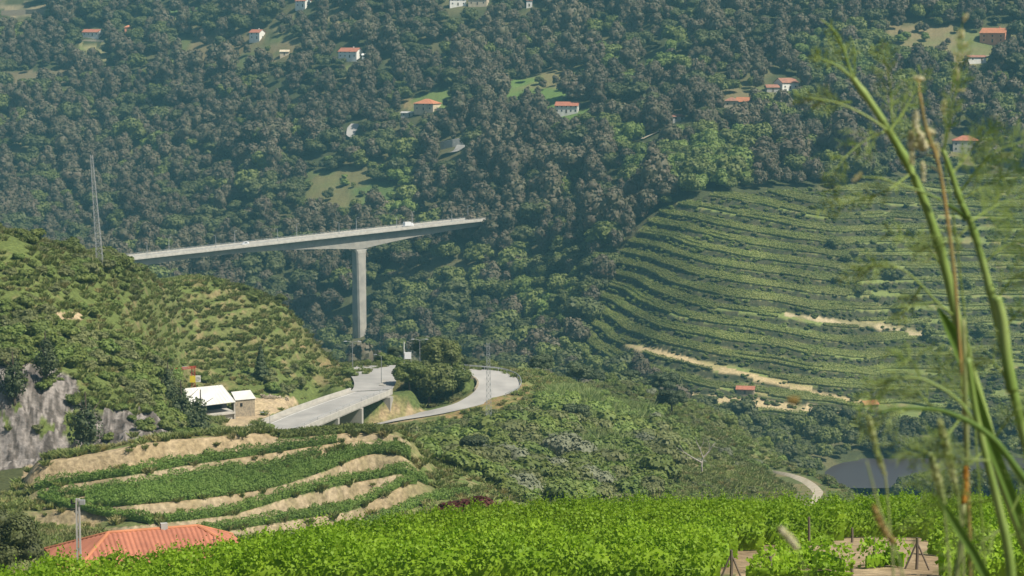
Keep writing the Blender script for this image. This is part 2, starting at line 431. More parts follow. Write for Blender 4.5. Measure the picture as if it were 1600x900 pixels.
def carve(pts, half, dz, fall=6.0, sel=None):
    """bring the ground to the height of a polyline (x,y,z) near it"""
    global Z
    P3 = np.array([tuple(p) for p in pts])
    x0, y0 = P3[:, 0].min() - half - fall, P3[:, 1].min() - half - fall
    x1, y1 = P3[:, 0].max() + half + fall, P3[:, 1].max() + half + fall
    m = (XX > x0) & (XX < x1) & (YY > y0) & (YY < y1)
    px, py = XX[m], YY[m]
    best = np.full(px.shape, 1e9); bz = np.zeros(px.shape)
    for i in range(len(P3) - 1):
        ax, ay, az = P3[i]; bx, by, bz_ = P3[i + 1]
        dx, dy = bx - ax, by - ay
        t = np.clip(((px - ax) * dx + (py - ay) * dy) / (dx * dx + dy * dy + 1e-9), 0, 1)
        d = np.hypot(px - ax - t * dx, py - ay - t * dy)
        b = d < best
        best = np.where(b, d, best); bz = np.where(b, az + t * (bz_ - az), bz)
    w = 1 - sstep(half, half + fall, best)
    Z[m] = Z[m] * (1 - w) + (bz - ZC + dz) * w
    return m, best
loop_mid = [(a + b) / 2 for a, b in zip(loop_out, loop_in)]
carve(loop_mid, 5.4, -.25, 5)
carve([atz(560, 606, ZR), atz(556, 592, ZR), atz(550, 579, ZR), atz(580, 577, ZR), atz(640, 577, ZR)], 6, -.3, 7)
carve([atz(585, 602, ZR), atz(590, 592, ZR), atz(600, 584, ZR)], 7.5, -.3, 5)
path_mid = [(a + b) / 2 for a, b in zip(path_l, path_r)]
carve(path_mid, 4.5, -.25, 12)
carve([atz(590, 626, -95.2), atz(603, 620, -93.2), atz(606, 612, -91.8)], 4.5, 0, 6)

# ---- height lookup on exactly this sheet
def ground(x, y):
    x = np.asarray(x, float); y = np.asarray(y, float)
    a = x / y
    i = np.clip(np.searchsorted(AG, a) - 1, 0, len(AG) - 2); j = np.clip(np.searchsorted(YG, y) - 1, 0, len(YG) - 2)
    s = np.clip((a - AG[i]) / (AG[i + 1] - AG[i]), 0, 1); t = np.clip((y - YG[j]) / (YG[j + 1] - YG[j]), 0, 1)
    return ZC + (Z[i, j] * (1 - s) * (1 - t) + Z[i + 1, j] * s * (1 - t) + Z[i, j + 1] * (1 - s) * t + Z[i + 1, j + 1] * s * t)
def hit(u, v, dmin=60., dmax=2600.):
    """first ground point seen at photo pixel (u,v)"""
    dd = np.concatenate([np.arange(dmin, 700, .25), np.arange(700, dmax, 1.)])
    dd = dd[dd >= dmin]
    xx = float(aof(u, v)) * dd
    below = ground(xx, dd) >= ZC + dd * float(slope(v))
    k = int(np.argmax(below)) if below.any() else len(dd) - 1
    d = dd[k]
    return Vector((float(aof(u, v)) * d, d, float(ground(xx[k], d))))
HOR = np.maximum.accumulate(Z / YY, axis=1)               # steepest sight line up to there
def seen(x, y, z):
    a = x / y
    i = np.clip(np.searchsorted(AG, a), 0, len(AG) - 1); j = np.clip(np.searchsorted(YG, y) - 2, 0, len(YG) - 1)
    return (z - ZC) / y > HOR[i, j] - .0005

# ---- land cover colours (what grows or lies there)
U1, V1 = UV(Z)
n1 = fbm(XX / 7, YY / 7, 41); n2 = fbm(XX / 30, YY / 30, 51); n3 = fbm(XX / 1.6, YY / 1.6, 61)
def C(*c): return np.array(c)
cov = np.zeros(Z.shape + (3,)) + C(.075, .085, .035)
def paint(mask, col, col2=None, nn=None, lo=.4, hi=.6):
    global cov
    mask = np.asarray(mask, float)
    c = np.zeros_like(cov) + C(*col)
    if col2 is not None:
        t = sstep(lo, hi, nn if nn is not None else n1)[..., None]
        c = c * (1 - t) + C(*col2) * t
    cov = cov * (1 - mask[..., None]) + c * mask[..., None]
paint(YY > 900, (.062, .072, .032), (.12, .115, .055), n2, .45, .6)
paint((YY < 165), (.27, .20, .12), (.12, .14, .05), n1, .45, .62)                              # vineyard floor
SOIL = [(1130, 912), (1180, 880), (1260, 850), (1360, 836), (1440, 832), (1460, 850), (1420, 880), (1400, 912)]
paint(inpoly(U1, V1, SOIL) & (YY < 130), (.37, .285, .175), (.29, .22, .13), n3)
paint((YY >= 165) & (YY < 330), (.16, .14, .065), (.09, .11, .04), n1)                          # grassy slope behind the red roof
paint((YY >= 330) & (YY < 640) & (U1 < 560) & (V1 < 705), (.115, .145, .042), (.19, .165, .075), n1, .56, .72)   # left hill
paint(Lm * (1 - Lriser), (.125, .160, .046), (.19, .165, .075), n1, .62, .8)
paint(Lriser, (.14, .155, .055), (.20, .165, .08), n3, .5, .7)
paint(inpoly(U1, V1, [(440, 500), (500, 520), (545, 560), (535, 590), (500, 570), (470, 545)]) & (YY > 520) & (YY < 640), (.24, .175, .09), (.15, .15, .055), n1)
paint((YY >= 330) & (YY < 860) & (U1 > 560), (.095, .125, .04), (.17, .15, .065), n1, .5, .68)
paint(inpoly(U1, V1, [(800, 585), (830, 600), (825, 640), (770, 640), (760, 650), (700, 655), (680, 648)]) & (YY > 550) & (YY < 660), (.27, .19, .085), (.16, .16, .055), n3)
paint(inpoly(U1, V1, [(735, 575), (830, 575), (920, 590), (860, 610), (822, 600)]) & (YY > 590) & (YY < 720), (.15, .18, .06), (.22, .2, .08), n1)
paint(inpoly(U1, V1, [(1020, 690), (1200, 720), (1290, 760), (1290, 800), (1100, 800), (1000, 740)]) & (YY > 500) & (YY < 800), (.19, .165, .08), (.11, .13, .05), n1)
paint(KN, (.30, .23, .13), (.13, .15, .055), n1, .44, .6)                                      # knoll treads
paint(BANK * KN * (.55 + .45 * sstep(.3, .5, n1)), (.375, .30, .195), (.25, .205, .12), n3)
paint(KN * sstep(625, 665, ue)[:, None] * sstep(.35, .5, n1), (.12, .16, .05), (.20, .19, .08), n1)                                        # bare banks
sand = inpoly(U1, V1, [(34, 748), (40, 726), (150, 707), (250, 688), (300, 685), (405, 676), (412, 692), (330, 705), (200, 736), (60, 765)]) & (YY > 340) & (YY < 402)
paint(sand, (.43, .335, .205), (.31, .24, .14), n3)
rock = inpoly(U1, V1, [(-80, 575), (70, 568), (118, 590), (135, 645), (180, 640), (250, 645), (285, 690), (260, 705), (150, 714), (60, 727), (-80, 745)]) & (YY > 385) & (YY < 440)
ROCKM = rock & (n1 > .30)
paint(ROCKM, (.25, .225, .205), (.10, .088, .078), fbm(XX / .55 + Z * .45, Z / 2.6 + YY / 4, 71), .40, .54)
yard = inpoly(U1, V1, [(350, 652), (365, 636), (400, 622), (450, 620), (500, 628), (440, 640), (385, 668), (355, 668)]) & (YY > 480) & (YY < 560)
paint(yard, (.46, .36, .22), (.36, .28, .18), n3)
paint(inpoly(U1, V1, [(70, 488), (130, 488), (128, 500), (75, 498)]) & (YY > 420) & (YY < 500), (.40, .31, .19))
# far hillside: terraces, clearings, fields
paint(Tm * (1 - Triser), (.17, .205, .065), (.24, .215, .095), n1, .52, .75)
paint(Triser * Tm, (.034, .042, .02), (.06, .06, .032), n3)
STRIPS = [[(970, 533), (1010, 540), (1180, 583), (1260, 603), (1345, 623), (1345, 634), (1230, 606), (1110, 577), (985, 545)], [(1050, 612), (1230, 628), (1350, 645), (1350, 655), (1180, 638), (1060, 622)], [(1225, 487), (1290, 497), (1380, 505), (1450, 520), (1445, 527), (1370, 513), (1280, 503), (1225, 493)]]
strip = [(970, 535), (1010, 542), (1180, 585), (1260, 605), (1345, 625), (1345, 636), (1230, 606), (1110, 577), (985, 545)]
paint(inpoly(U1, V1, strip) & (YY > 930) & (YY < 1200), (.42, .33, .18), (.3, .26, .12), n1, .55, .75)
paint(inpoly(U1, V1, [(1050, 612), (1230, 628), (1350, 645), (1350, 655), (1180, 638), (1060, 622)]) & (YY > 930) & (YY < 1200), (.40, .32, .18), (.2, .19, .09), n1, .5, .7)
paint(inpoly(U1, V1, [(1225, 487), (1290, 497), (1380, 505), (1450, 520), (1445, 527), (1370, 513), (1280, 503), (1225, 493)]) & (YY > 930) & (YY < 1250), (.40, .33, .2), (.22, .2, .1), n1, .5, .7)
FIELDS = [
 ([(200, 95), (290, 92), (300, 100), (210, 106)], (.15, .14, .07), (.11, .12, .05)), ([(330, 66), (400, 62), (410, 70), (335, 74)], (.2, .17, .09), (.13, .15, .06)), ([(430, 45), (500, 40), (505, 48), (432, 54)], (.15, .17, .065), (.2, .175, .09)),
 ([(60, 140), (130, 136), (135, 143), (62, 148)], (.2, .17, .1), (.13, .13, .07)), ([(500, 110), (580, 104), (590, 112), (505, 118)], (.14, .16, .06), (.18, .16, .08)), ([(330, 262), (400, 238), (420, 244), (345, 272)], (.12, .15, .05), (.16, .15, .07)),
 ([(180, 232), (245, 238), (250, 250), (185, 246)], (.12, .17, .055), (.15, .15, .06)), ([(560, 305), (700, 300), (700, 312), (565, 318)], (.12, .15, .05), (.16, .15, .07)), ([(1040, 60), (1120, 55), (1130, 64), (1045, 70)], (.12, .15, .05), (.15, .14, .06)),  # clearings: polygon, colours
 ([(248, 20), (300, 8), (326, 6), (322, 14), (316, 28), (290, 24), (262, 22)], (.12, .19, .065), (.16, .21, .08)),
 ([(250, 26), (286, 27), (290, 38), (252, 40)], (.33, .33, .12), (.27, .28, .10)),
 ([(288, 30), (338, 34), (330, 42), (292, 40)], (.27, .25, .11), (.2, .19, .09)),
 ([(122, 68), (165, 70), (160, 92), (116, 90)], (.24, .22, .11), (.15, .18, .06)),
 ([(0, 8), (74, 5), (80, 26), (5, 24)], (.24, .2, .12), (.13, .12, .07)),
 ([(440, 24), (560, 18), (600, 30), (460, 36)], (.24, .21, .11), (.12, .14, .05)),
 ([(270, 55), (360, 60), (440, 55), (480, 80), (420, 108), (300, 110), (260, 85)], (.11, .13, .05), (.19, .155, .08)),
 ([(0, 110), (110, 105), (115, 128), (0, 135)], (.16, .135, .08), (.1, .1, .05)),
 ([(630, 148), (690, 138), (730, 135), (700, 152), (700, 172), (640, 176)], (.14, .19, .055), (.25, .19, .095)),
 ([(760, 128), (850, 115), (915, 105), (920, 130), (880, 150), (850, 178), (905, 172), (945, 165), (940, 182), (850, 190), (820, 185), (830, 160), (780, 150)], (.13, .20, .055), (.2, .175, .08)),
 ([(440, 160), (520, 155), (560, 162), (470, 172)], (.13, .17, .055), (.15, .14, .06)),
 ([(460, 270), (560, 262), (640, 300), (560, 345), (490, 330)], (.095, .135, .045), (.15, .14, .06)),
 ([(1390, 45), (1500, 40), (1540, 60), (1560, 95), (1500, 108), (1420, 80), (1385, 60)], (.14, .16, .06), (.2, .165, .085)),
 ([(1130, 130), (1250, 138), (1240, 160), (1130, 170)], (.12, .145, .055), (.17, .145, .075)),
 ([(1480, 235), (1560, 235), (1600, 262), (1480, 262)], (.12, .145, .055), (.17, .145, .075)),
]
FM = np.zeros(Z.shape, bool)
for poly, c1, c2 in FIELDS:
    m = inpoly(U1 + (n2 - .5) * 46 + (n1 - .5) * 16, V1 + (n1 - .5) * 12 + (n2 - .5) * 9, poly) & (YY > 1180)
    paint(m, c1, c2, n2); FM |= m
paint(inpoly(U1, V1, [(612, 622), (645, 636), (700, 648), (640, 658), (575, 668), (575, 655)]) & (YY > 552) & (YY < 605), (.34, .26, .15), (.2, .18, .08), n3)
paint(sstep(628, 662, ue)[:, None] * ((YY > 330) & (YY < 400) & (V1 < 800)) * sstep(.30, .45, n1), (.13, .17, .05), (.21, .19, .09), n3, .45, .7)
cov *= (.82 + .36 * n3)[..., None]
cov = np.clip(cov, .01, .8)
if Z.max() > 0: pass

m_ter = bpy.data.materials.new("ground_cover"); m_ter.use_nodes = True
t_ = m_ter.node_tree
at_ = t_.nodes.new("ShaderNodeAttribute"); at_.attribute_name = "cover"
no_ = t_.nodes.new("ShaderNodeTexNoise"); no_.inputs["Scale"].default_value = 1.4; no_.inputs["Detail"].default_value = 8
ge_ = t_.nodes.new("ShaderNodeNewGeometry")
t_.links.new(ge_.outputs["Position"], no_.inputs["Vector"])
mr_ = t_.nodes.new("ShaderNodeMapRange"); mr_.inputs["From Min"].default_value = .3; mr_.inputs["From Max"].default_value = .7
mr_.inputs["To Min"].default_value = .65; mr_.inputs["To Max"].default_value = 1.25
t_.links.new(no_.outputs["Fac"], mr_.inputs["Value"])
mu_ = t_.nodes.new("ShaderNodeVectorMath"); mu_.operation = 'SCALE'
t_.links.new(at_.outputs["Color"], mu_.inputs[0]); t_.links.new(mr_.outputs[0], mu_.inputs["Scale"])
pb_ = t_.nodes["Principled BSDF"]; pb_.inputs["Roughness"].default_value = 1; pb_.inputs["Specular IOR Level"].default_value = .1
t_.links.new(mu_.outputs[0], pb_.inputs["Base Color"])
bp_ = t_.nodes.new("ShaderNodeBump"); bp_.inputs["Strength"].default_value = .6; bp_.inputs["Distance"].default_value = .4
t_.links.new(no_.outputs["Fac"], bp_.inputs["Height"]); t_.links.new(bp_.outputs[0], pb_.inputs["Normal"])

# rock face: break the cutting into slabs
ZRK = Z + np.where(ROCKM, (fbm(XX / 1.5 + Z / 3, YY / 1.2, 81) - .5) * 3.2, 0)
Z = ZRK
na, ny = Z.shape
Vt = np.stack([XX, YY, Z + ZC], -1).reshape(-1, 3)
ii = (np.arange(na - 1)[:, None] * ny + np.arange(ny - 1)[None, :]).ravel()
Qt = np.stack([ii, ii + ny, ii + ny + 1, ii + 1], -1)
mt = mesh_np("terrain", Vt, Qt, m_ter, smooth=True)
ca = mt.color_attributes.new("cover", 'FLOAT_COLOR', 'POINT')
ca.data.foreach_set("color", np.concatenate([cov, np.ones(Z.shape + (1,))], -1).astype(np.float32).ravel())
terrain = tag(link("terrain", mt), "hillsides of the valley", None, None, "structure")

# water of the river at the foot of the terraces
m_w = bpy.data.materials.new("river_water"); m_w.use_nodes = True
b_ = m_w.node_tree.nodes["Principled BSDF"]
b_.inputs["Base Color"].default_value = (.055, .048, .052, 1); b_.inputs["Roughness"].default_value = .35
n_ = m_w.node_tree.nodes.new("ShaderNodeTexNoise"); n_.inputs["Scale"].default_value = .6; n_.inputs["Detail"].default_value = 6
g_ = m_w.node_tree.nodes.new("ShaderNodeNewGeometry")
m_w.node_tree.links.new(g_.outputs["Position"], n_.inputs["Vector"])
p_ = m_w.node_tree.nodes.new("ShaderNodeBump"); p_.inputs["Strength"].default_value = .25
m_w.node_tree.links.new(n_.outputs["Fac"], p_.inputs["Height"]); m_w.node_tree.links.new(p_.outputs[0], b_.inputs["Normal"])
wv = [(x, y, ZC + WATER) for y in (868, 936) for x in np.linspace(115, 700, 20)]
tag(link("water", mesh_np("water", wv, [(i, i + 1, i + 21, i + 20) for i in range(19)], m_w)), "grey river water at the foot of the terraces", None, None, "structure")
#@@HAZE
hb = MB(); hb.box((0, 1340, ZC + 130), (3900, 2760, 636 + 12))
m_h = bpy.data.materials.new("haze_air"); m_h.use_nodes = True
th = m_h.node_tree; th.nodes.remove(th.nodes["Principled BSDF"])
pv = th.nodes.new("ShaderNodeVolumePrincipled")
pv.inputs["Density"].default_value = HAZE_DENSITY; pv.inputs["Color"].default_value = (*HAZE_COLOR, 1)
pv.inputs["Anisotropy"].default_value = 0.0
th.links.new(pv.outputs[0], th.nodes["Material Output"].inputs["Volume"])
haze = tag(hb.build("haze", m_h), "pale blue haze in the valley air", None, None, "stuff")

# ------------------------------------------------------------------ FOLIAGE builders
def ico(sub):
    bm = bmesh.new(); bmesh.ops.create_icosphere(bm, subdivisions=sub, radius=1)
    v = np.array([p.co[:] for p in bm.verts]); f = np.array([[q.index for q in p.verts] for p in bm.faces])
    bm.free(); return v, f
ICO_V, ICO_F = ico(2)
def unit(v): return v / (np.linalg.norm(v, axis=-1, keepdims=True) + 1e-9)
def cards(pos, nor, size, rg, aspect=1.0):
    """leaf clumps: a small folded quad at every position, facing roughly along nor"""
    n = len(pos)
    t = unit(np.cross(nor, rg.normal(size=(n, 3)))); b = np.cross(nor, t)
    s = (size * rg.uniform(.6, 1.35, n))[:, None] if np.ndim(size) == 0 else (size * rg.uniform(.7, 1.3, n))[:, None]
    lift = nor * s * .22
    V = np.stack([pos - t * s * .5, pos - b * s * .5 * aspect + lift, pos + t * s * .5, pos + b * s * .5 * aspect + lift * rg.uniform(-.6, 1, (n, 1))], 1).reshape(-1, 3)
    Q = np.arange(n * 4).reshape(n, 4)
    return V, Q
def crown_mesh(name, lobes, n, size, mat, seed, core=.80, jit=.5, low=-.75, upbias=.12, aspect=1.0):
    rg = np.random.default_rng(seed)
    L = np.array(lobes, float)                          # x y z rx ry rz
    ar = (L[:, 3] * L[:, 4] + L[:, 3] * L[:, 5]); pick = rg.choice(len(L), n, p=ar / ar.sum())
    d = unit(rg.normal(size=(n, 3))); d[:, 2] = np.where(d[:, 2] < low, -d[:, 2], d[:, 2])
    rad = L[pick, 3:6] * (rg.uniform(.80, 1.10, (n, 1)))
    pos = L[pick, :3] + d * rad
    nor = unit(d / L[pick, 3:6] * L[pick, 3:4] + jit * rg.normal(size=(n, 3)) * .6 + np.array([0, 0, upbias]))
    V, Q = cards(pos, nor, size, rg, aspect)
    Vs, Fs = [V], [Q]; base = len(V)
    for l in L:                                          # shaded mass inside every clump
        k = 1 + .22 * (rg.random(len(ICO_V)) - .5)
        cv = ICO_V * k[:, None] * l[3:6] * core + l[:3]
        Vs.append(cv); Fs.append(np.concatenate([ICO_F, ICO_F[:, 2:3]], 1) + base); base += len(cv)
    V = np.concatenate(Vs); Q = np.concatenate(Fs)
    m = bpy.data.meshes.new(name)
    tri = Q[:, 2] == Q[:, 3]
    tot = np.where(tri, 3, 4).astype(np.int32)
    idx = Q.ravel()[np.stack([np.ones(len(Q), bool)] * 3 + [~tri], 1).ravel()]
    m.vertices.add(len(V)); m.vertices.foreach_set("co", V.astype(np.float32).ravel())
    m.loops.add(len(idx)); m.loops.foreach_set("vertex_index", idx.astype(np.int32))
    m.polygons.add(len(Q)); m.polygons.foreach_set("loop_start", np.concatenate([[0], np.cumsum(tot)[:-1]]).astype(np.int32))
    m.polygons.foreach_set("loop_total", tot)
    m.update(calc_edges=True); m.materials.append(mat)
    return m
def lobes_round(r, h, zc, n, seed, spread=.62, lr=(.42, .62)):
    rg = np.random.default_rng(seed); out = [(0, 0, zc, r * .62, r * .62, h * .60)]
    for k in range(n):
        a = k * 2.4 + rg.uniform(-.4, .4); e = rg.uniform(-.45, .95)
        q = rg.uniform(*lr)
        c = math.sqrt(max(0, 1 - min(1, abs(e)) ** 2 * .7)) * r * spread
        out.append((math.cos(a) * c, math.sin(a) * c, zc + e * h * .62, r * q, r * q, h * q * .85))
    return out
def lobes_tall(r, z0, z1, n, seed):
    rg = np.random.default_rng(seed); out = []
    for k in range(n):
        t = (k + .5) / n; a = k * 2.4
        w = r * (math.sin(math.pi * min(1, .18 + .8 * t)) ** .7)
        q = w * rg.uniform(.55, .8); c = w * rg.uniform(.1, .55)
        out.append((math.cos(a) * c, math.sin(a) * c, z0 + (z1 - z0) * t, q, q, q * rg.uniform(.9, 1.3)))
    return out
def lobes_umbrella(r, z, h, n, seed):
    rg = np.random.default_rng(seed); out = [(0, 0, z, r * .6, r * .6, h)]
    for k in range(n):
        a = k * 2 * math.pi / n + rg.uniform(-.2, .2); c = r * rg.uniform(.5, .68)
        out.append((math.cos(a) * c, math.sin(a) * c, z + rg.uniform(-.25, .2) * h, r * rg.uniform(.3, .42), r * rg.uniform(.3, .42), h * rg.uniform(.55, .8)))
    return out
def trunk_mesh(name, h, r, seed, limbs=3, mat=None):
    rg = random.Random(seed); mb = MB()
    mb.tube([(0, 0, -.6), (.05 * h * rg.uniform(-1, 1), .02 * h, h * .45), (.06 * h * rg.uniform(-1, 1), 0, h)], [r * 1.3, r * .85, r * .4], 7)
    for k in range(limbs):
        a = k * 2.3 + rg.uniform(-.3, .3); l = h * rg.uniform(.3, .45)
        z0 = h * rg.uniform(.4, .7)
        mb.tube([(0, 0, z0), (math.cos(a) * l * .5, math.sin(a) * l * .5, z0 + l * .45), (math.cos(a) * l, math.sin(a) * l, z0 + l * .75)], [r * .5, r * .35, r * .15], 5)
    o = mb.build(name, mat or M['bark']); m = o.data
    bpy.data.objects.remove(o); return m

LF = {
 'brown': mat_leaf("olive_brown_foliage", (.128, .102, .070), (.100, .086, .056), (.098, .096, .052), .15, .30),
 'dark': mat_leaf("dark_green_foliage", (.064, .078, .032), (.086, .096, .038), (.100, .118, .038), .15, .30),
 'mid': mat_leaf("mid_green_foliage", (.108, .135, .038), (.128, .146, .046), (.152, .180, .046), .2, .35),
 'bright': mat_leaf("fresh_green_foliage", (.140, .195, .046), (.120, .175, .044), (.190, .240, .060), .25, .35),
 'grey': mat_leaf("grey_green_foliage", (.170, .180, .110), (.135, .150, .090), (.215, .225, .145), .15, .6),
 'pine': mat_leaf("pine_needles", (.052, .074, .034), (.064, .086, .037), (.090, .112, .046), .1, .6),
 'shrub': mat_leaf("shrub_leaves", (.098, .135, .034), (.130, .170, .042), (.178, .210, .052), .25, .8),
 'olive': mat_leaf("olive_shrub_leaves", (.140, .155, .058), (.115, .135, .054), (.195, .205, .080), .25, .8),
 'cane': mat_leaf("cane_blades", (.215, .265, .092), (.180, .235, .075), (.265, .30, .125), .35, .5),
 'weed': mat_leaf("low_weeds", (.150, .205, .050), (.165, .200, .060), (.215, .220, .082), .25, 1.2),
 'drygrass': mat_leaf("dry_grass_blades", (.33, .26, .115), (.25, .235, .10), (.19, .21, .075), .25, 1.2),
 'purple': mat_leaf("plum_purple_leaves", (.060, .020, .020), (.065, .024, .022), (.120, .042, .032), .2, 1.2),
 'vine_far': mat_leaf("vine_leaves_on_far_terraces", (.225, .255, .074), (.188, .225, .064), (.275, .29, .100), .35, .12),
 'vine_mid': mat_leaf("vine_leaves_on_knoll", (.135, .215, .042), (.118, .195, .038), (.170, .250, .055), .25, .5),
 'vine': mat_leaf("young_vine_leaves", (.185, .312, .020), (.162, .282, .018), (.262, .395, .030), .45, .9, rough=.55, spec=.22),
}
CR = {}      # crown meshes by kind
CR['broad'] = [crown_mesh("broad_crown", lobes_round(4.3, 3.6, 4.6, 9, s), 850, .9, LF['dark'], s) for s in (1, 2, 3)]
CR['brown'] = [crown_mesh("brown_crown", lobes_round(3.9, 4.4, 5.4, 10, s, .58), 850, .85, LF['brown'], s) for s in (4, 5, 6)]
CR['euca'] = [crown_mesh("tall_crown", lobes_tall(4.3, 3.0, 15.0, 12, s), 900, .85, LF['brown'], s) for s in (7, 8)]
CR['green'] = [crown_mesh("green_crown", lobes_round(4.2, 3.8, 4.8, 9, s), 850, .88, LF['mid'], s) for s in (9, 10)]
CR['bright'] = [crown_mesh("fresh_crown", lobes_round(4.0, 3.6, 4.4, 9, s), 850, .88, LF['bright'], s) for s in (11, 12)]
CR['pine'] = [crown_mesh("pine_crown", lobes_umbrella(4.4, 6.6, 1.7, 9, s), 900, .62, LF['pine'], s, low=-.4) for s in (13, 14)]
CR['cone'] = [crown_mesh("cone_crown", [(0, 0, 1.5 + k * 1.15, 2.3 * (1 - k / 8.5), 2.3 * (1 - k / 8.5), 1.1) for k in range(8)], 700, .6, LF['pine'], 15)]
CR['shrub'] = [crown_mesh("shrub_crown", lobes_round(2.0, 1.5, 1.0, 8, s), 700, .42, LF['shrub'], s) for s in (16, 17, 18)]
CR['olive'] = [crown_mesh("olive_shrub_crown", lobes_round(1.9, 1.3, .9, 8, s), 700, .40, LF['olive'], s) for s in (19, 20)]
CR['greysh'] = [crown_mesh("grey_shrub_crown", lobes_round(2.2, 1.9, 1.3, 9, 21), 1000, .36, LF['grey'], 21)]
CR['freshsh'] = [crown_mesh("fresh_shrub_crown", lobes_round(1.9, 1.5, 1.0, 8, s), 700, .40, LF['bright'], s) for s in (22, 23)]
def tuft_mesh(name, n, h, r, w, mat, seed, lean=.35):
    rg = np.random.default_rng(seed)
    a = rg.uniform(0, 2 * np.pi, n); q = r * np.sqrt(rg.random(n)); hh = h * rg.uniform(.55, 1.1, n)
    base = np.stack([np.cos(a) * q, np.sin(a) * q, np.full(n, -.1)], 1)
    dr = np.stack([rg.normal(size=n) * lean, rg.normal(size=n) * lean, np.ones(n)], 1)
    tip = base + dr * hh[:, None]; mid = base + dr * hh[:, None] * .55 - np.stack([dr[:, 0], dr[:, 1], np.zeros(n)], 1) * hh[:, None] * .15
    th = rg.uniform(0, np.pi, n); sd = np.stack([np.cos(th), np.sin(th), np.zeros(n)], 1) * w
    V = np.stack([base, mid - sd, tip, mid + sd], 1).reshape(-1, 3)
    return mesh_np(name, V, np.arange(n * 4).reshape(n, 4), mat)
CR['cane'] = [tuft_mesh("cane_blades", 420, 2.3, 1.9, .13, LF['cane'], s) for s in (24, 25)]
CR['weed'] = [tuft_mesh("weed_blades", 70, .8, .55, .13, LF['weed'], s, .6) for s in (26, 27)]
CR['dry'] = [tuft_mesh("dry_grass_blades", 80, .8, .55, .09, LF['drygrass'], 28, .6)]
TR = {'broad': trunk_mesh("trunk", 4.5, .28, 1), 'tall': trunk_mesh("trunk", 12, .25, 2, 2), 'pine': trunk_mesh("trunk", 6.6, .25, 3, 4), 'cone': trunk_mesh("trunk", 8, .2, 4, 0)}
TRK = {'broad': 'broad', 'brown': 'broad', 'euca': 'tall', 'green': 'broad', 'bright': 'broad', 'pine': 'pine', 'cone': 'cone'}

NAMES = {'broad': ('broadleaf_tree', 'tree'), 'brown': ('brown_leaved_tree', 'tree'), 'euca': ('eucalyptus_tree', 'tree'), 'green': ('broadleaf_tree', 'tree'), 'bright': ('broadleaf_tree', 'tree'),
         'pine': ('umbrella_pine', 'tree'), 'cone': ('conifer_tree', 'tree'), 'shrub': ('shrub', 'shrub'), 'olive': ('shrub', 'shrub'), 'greysh': ('shrub', 'shrub'), 'freshsh': ('shrub', 'shrub'), 'cane': ('cane_clump', 'cane')}
def plant(kind, loc, sc, label, group=None, rz=None, sz=None, var=None):
    """one tree (crown and trunk are its parts) or one shrub"""
    nm, cat = NAMES[kind]
    var = random.randrange(len(CR[kind])) if var is None else var
    rz = random.uniform(0, 6.28) if rz is None else rz
    if kind in TRK:
        e = empty(nm, loc, label, cat, group, rz); e.scale = (sc, sc, sz or sc)
        link("crown", CR[kind][var], e); link("trunk", TR[TRK[kind]], e)
    else:
        e = tag(link(nm, CR[kind][var], None, loc), label, cat, group); e.rotation_euler = (0, 0, rz); e.scale = (sc, sc, sz or sc)
    return e
SRC = {}
def source(kind, var): return SRC[(kind, var)]

def scatter(name, pts, scl, rot, idx, srcs, label):
    """uncountable growth as one object: points that carry one of the plants"""
    me = bpy.data.meshes.new(name); pts = np.asarray(pts, np.float32)
    me.vertices.add(len(pts)); me.vertices.foreach_set("co", pts.ravel())
    for nm, typ, dat, key in (("psc", 'FLOAT_VECTOR', scl, "vector"), ("prot", 'FLOAT_VECTOR', rot, "vector"), ("pidx", 'INT', idx, "value")):
        at2 = me.attributes.new(nm, typ, 'POINT')
        at2.data.foreach_set(key, np.asarray(dat, np.int32 if typ == 'INT' else np.float32).ravel())
    o = tag(link(name, me), label, None, None, "stuff")
    ng = bpy.data.node_groups.new(name, 'GeometryNodeTree')
    ng.interface.new_socket("Geometry", in_out='INPUT', socket_type='NodeSocketGeometry')
    ng.interface.new_socket("Geometry", in_out='OUTPUT', socket_type='NodeSocketGeometry')
    N, L = ng.nodes, ng.links
    gi = N.new("NodeGroupInput"); go = N.new("NodeGroupOutput"); jn = N.new("GeometryNodeJoinGeometry")
    def named(nm, typ):
        q = N.new("GeometryNodeInputNamedAttribute"); q.data_type = typ; q.inputs["Name"].default_value = nm
        return [s for s in q.outputs if s.enabled and s.name == "Attribute"][0]
    s_, r_, i_ = named("psc", 'FLOAT_VECTOR'), named("prot", 'FLOAT_VECTOR'), named("pidx", 'INT')
    er = N.new("FunctionNodeEulerToRotation"); L.new(r_, er.inputs[0])
    for k, so_ in enumerate(srcs):
        oi = N.new("GeometryNodeObjectInfo"); oi.inputs["Object"].default_value = so_; oi.inputs["As Instance"].default_value = True
        cm = N.new("FunctionNodeCompare"); cm.data_type = 'INT'; cm.operation = 'EQUAL'
        ins = [s for s in cm.inputs if s.enabled]
        L.new(i_, ins[0]); ins[1].default_value = k
        ip = N.new("GeometryNodeInstanceOnPoints")
        L.new(gi.outputs[0], ip.inputs["Points"]); L.new(cm.outputs[0], ip.inputs["Selection"]); L.new(oi.outputs["Geometry"], ip.inputs["Instance"])
        L.new(er.outputs[0], ip.inputs["Rotation"]); L.new(s_, ip.inputs["Scale"])
        L.new(ip.outputs[0], jn.inputs[0])
    L.new(jn.outputs[0], go.inputs[0])
    md = o.modifiers.new("scatter", 'NODES'); md.node_group = ng
    return o

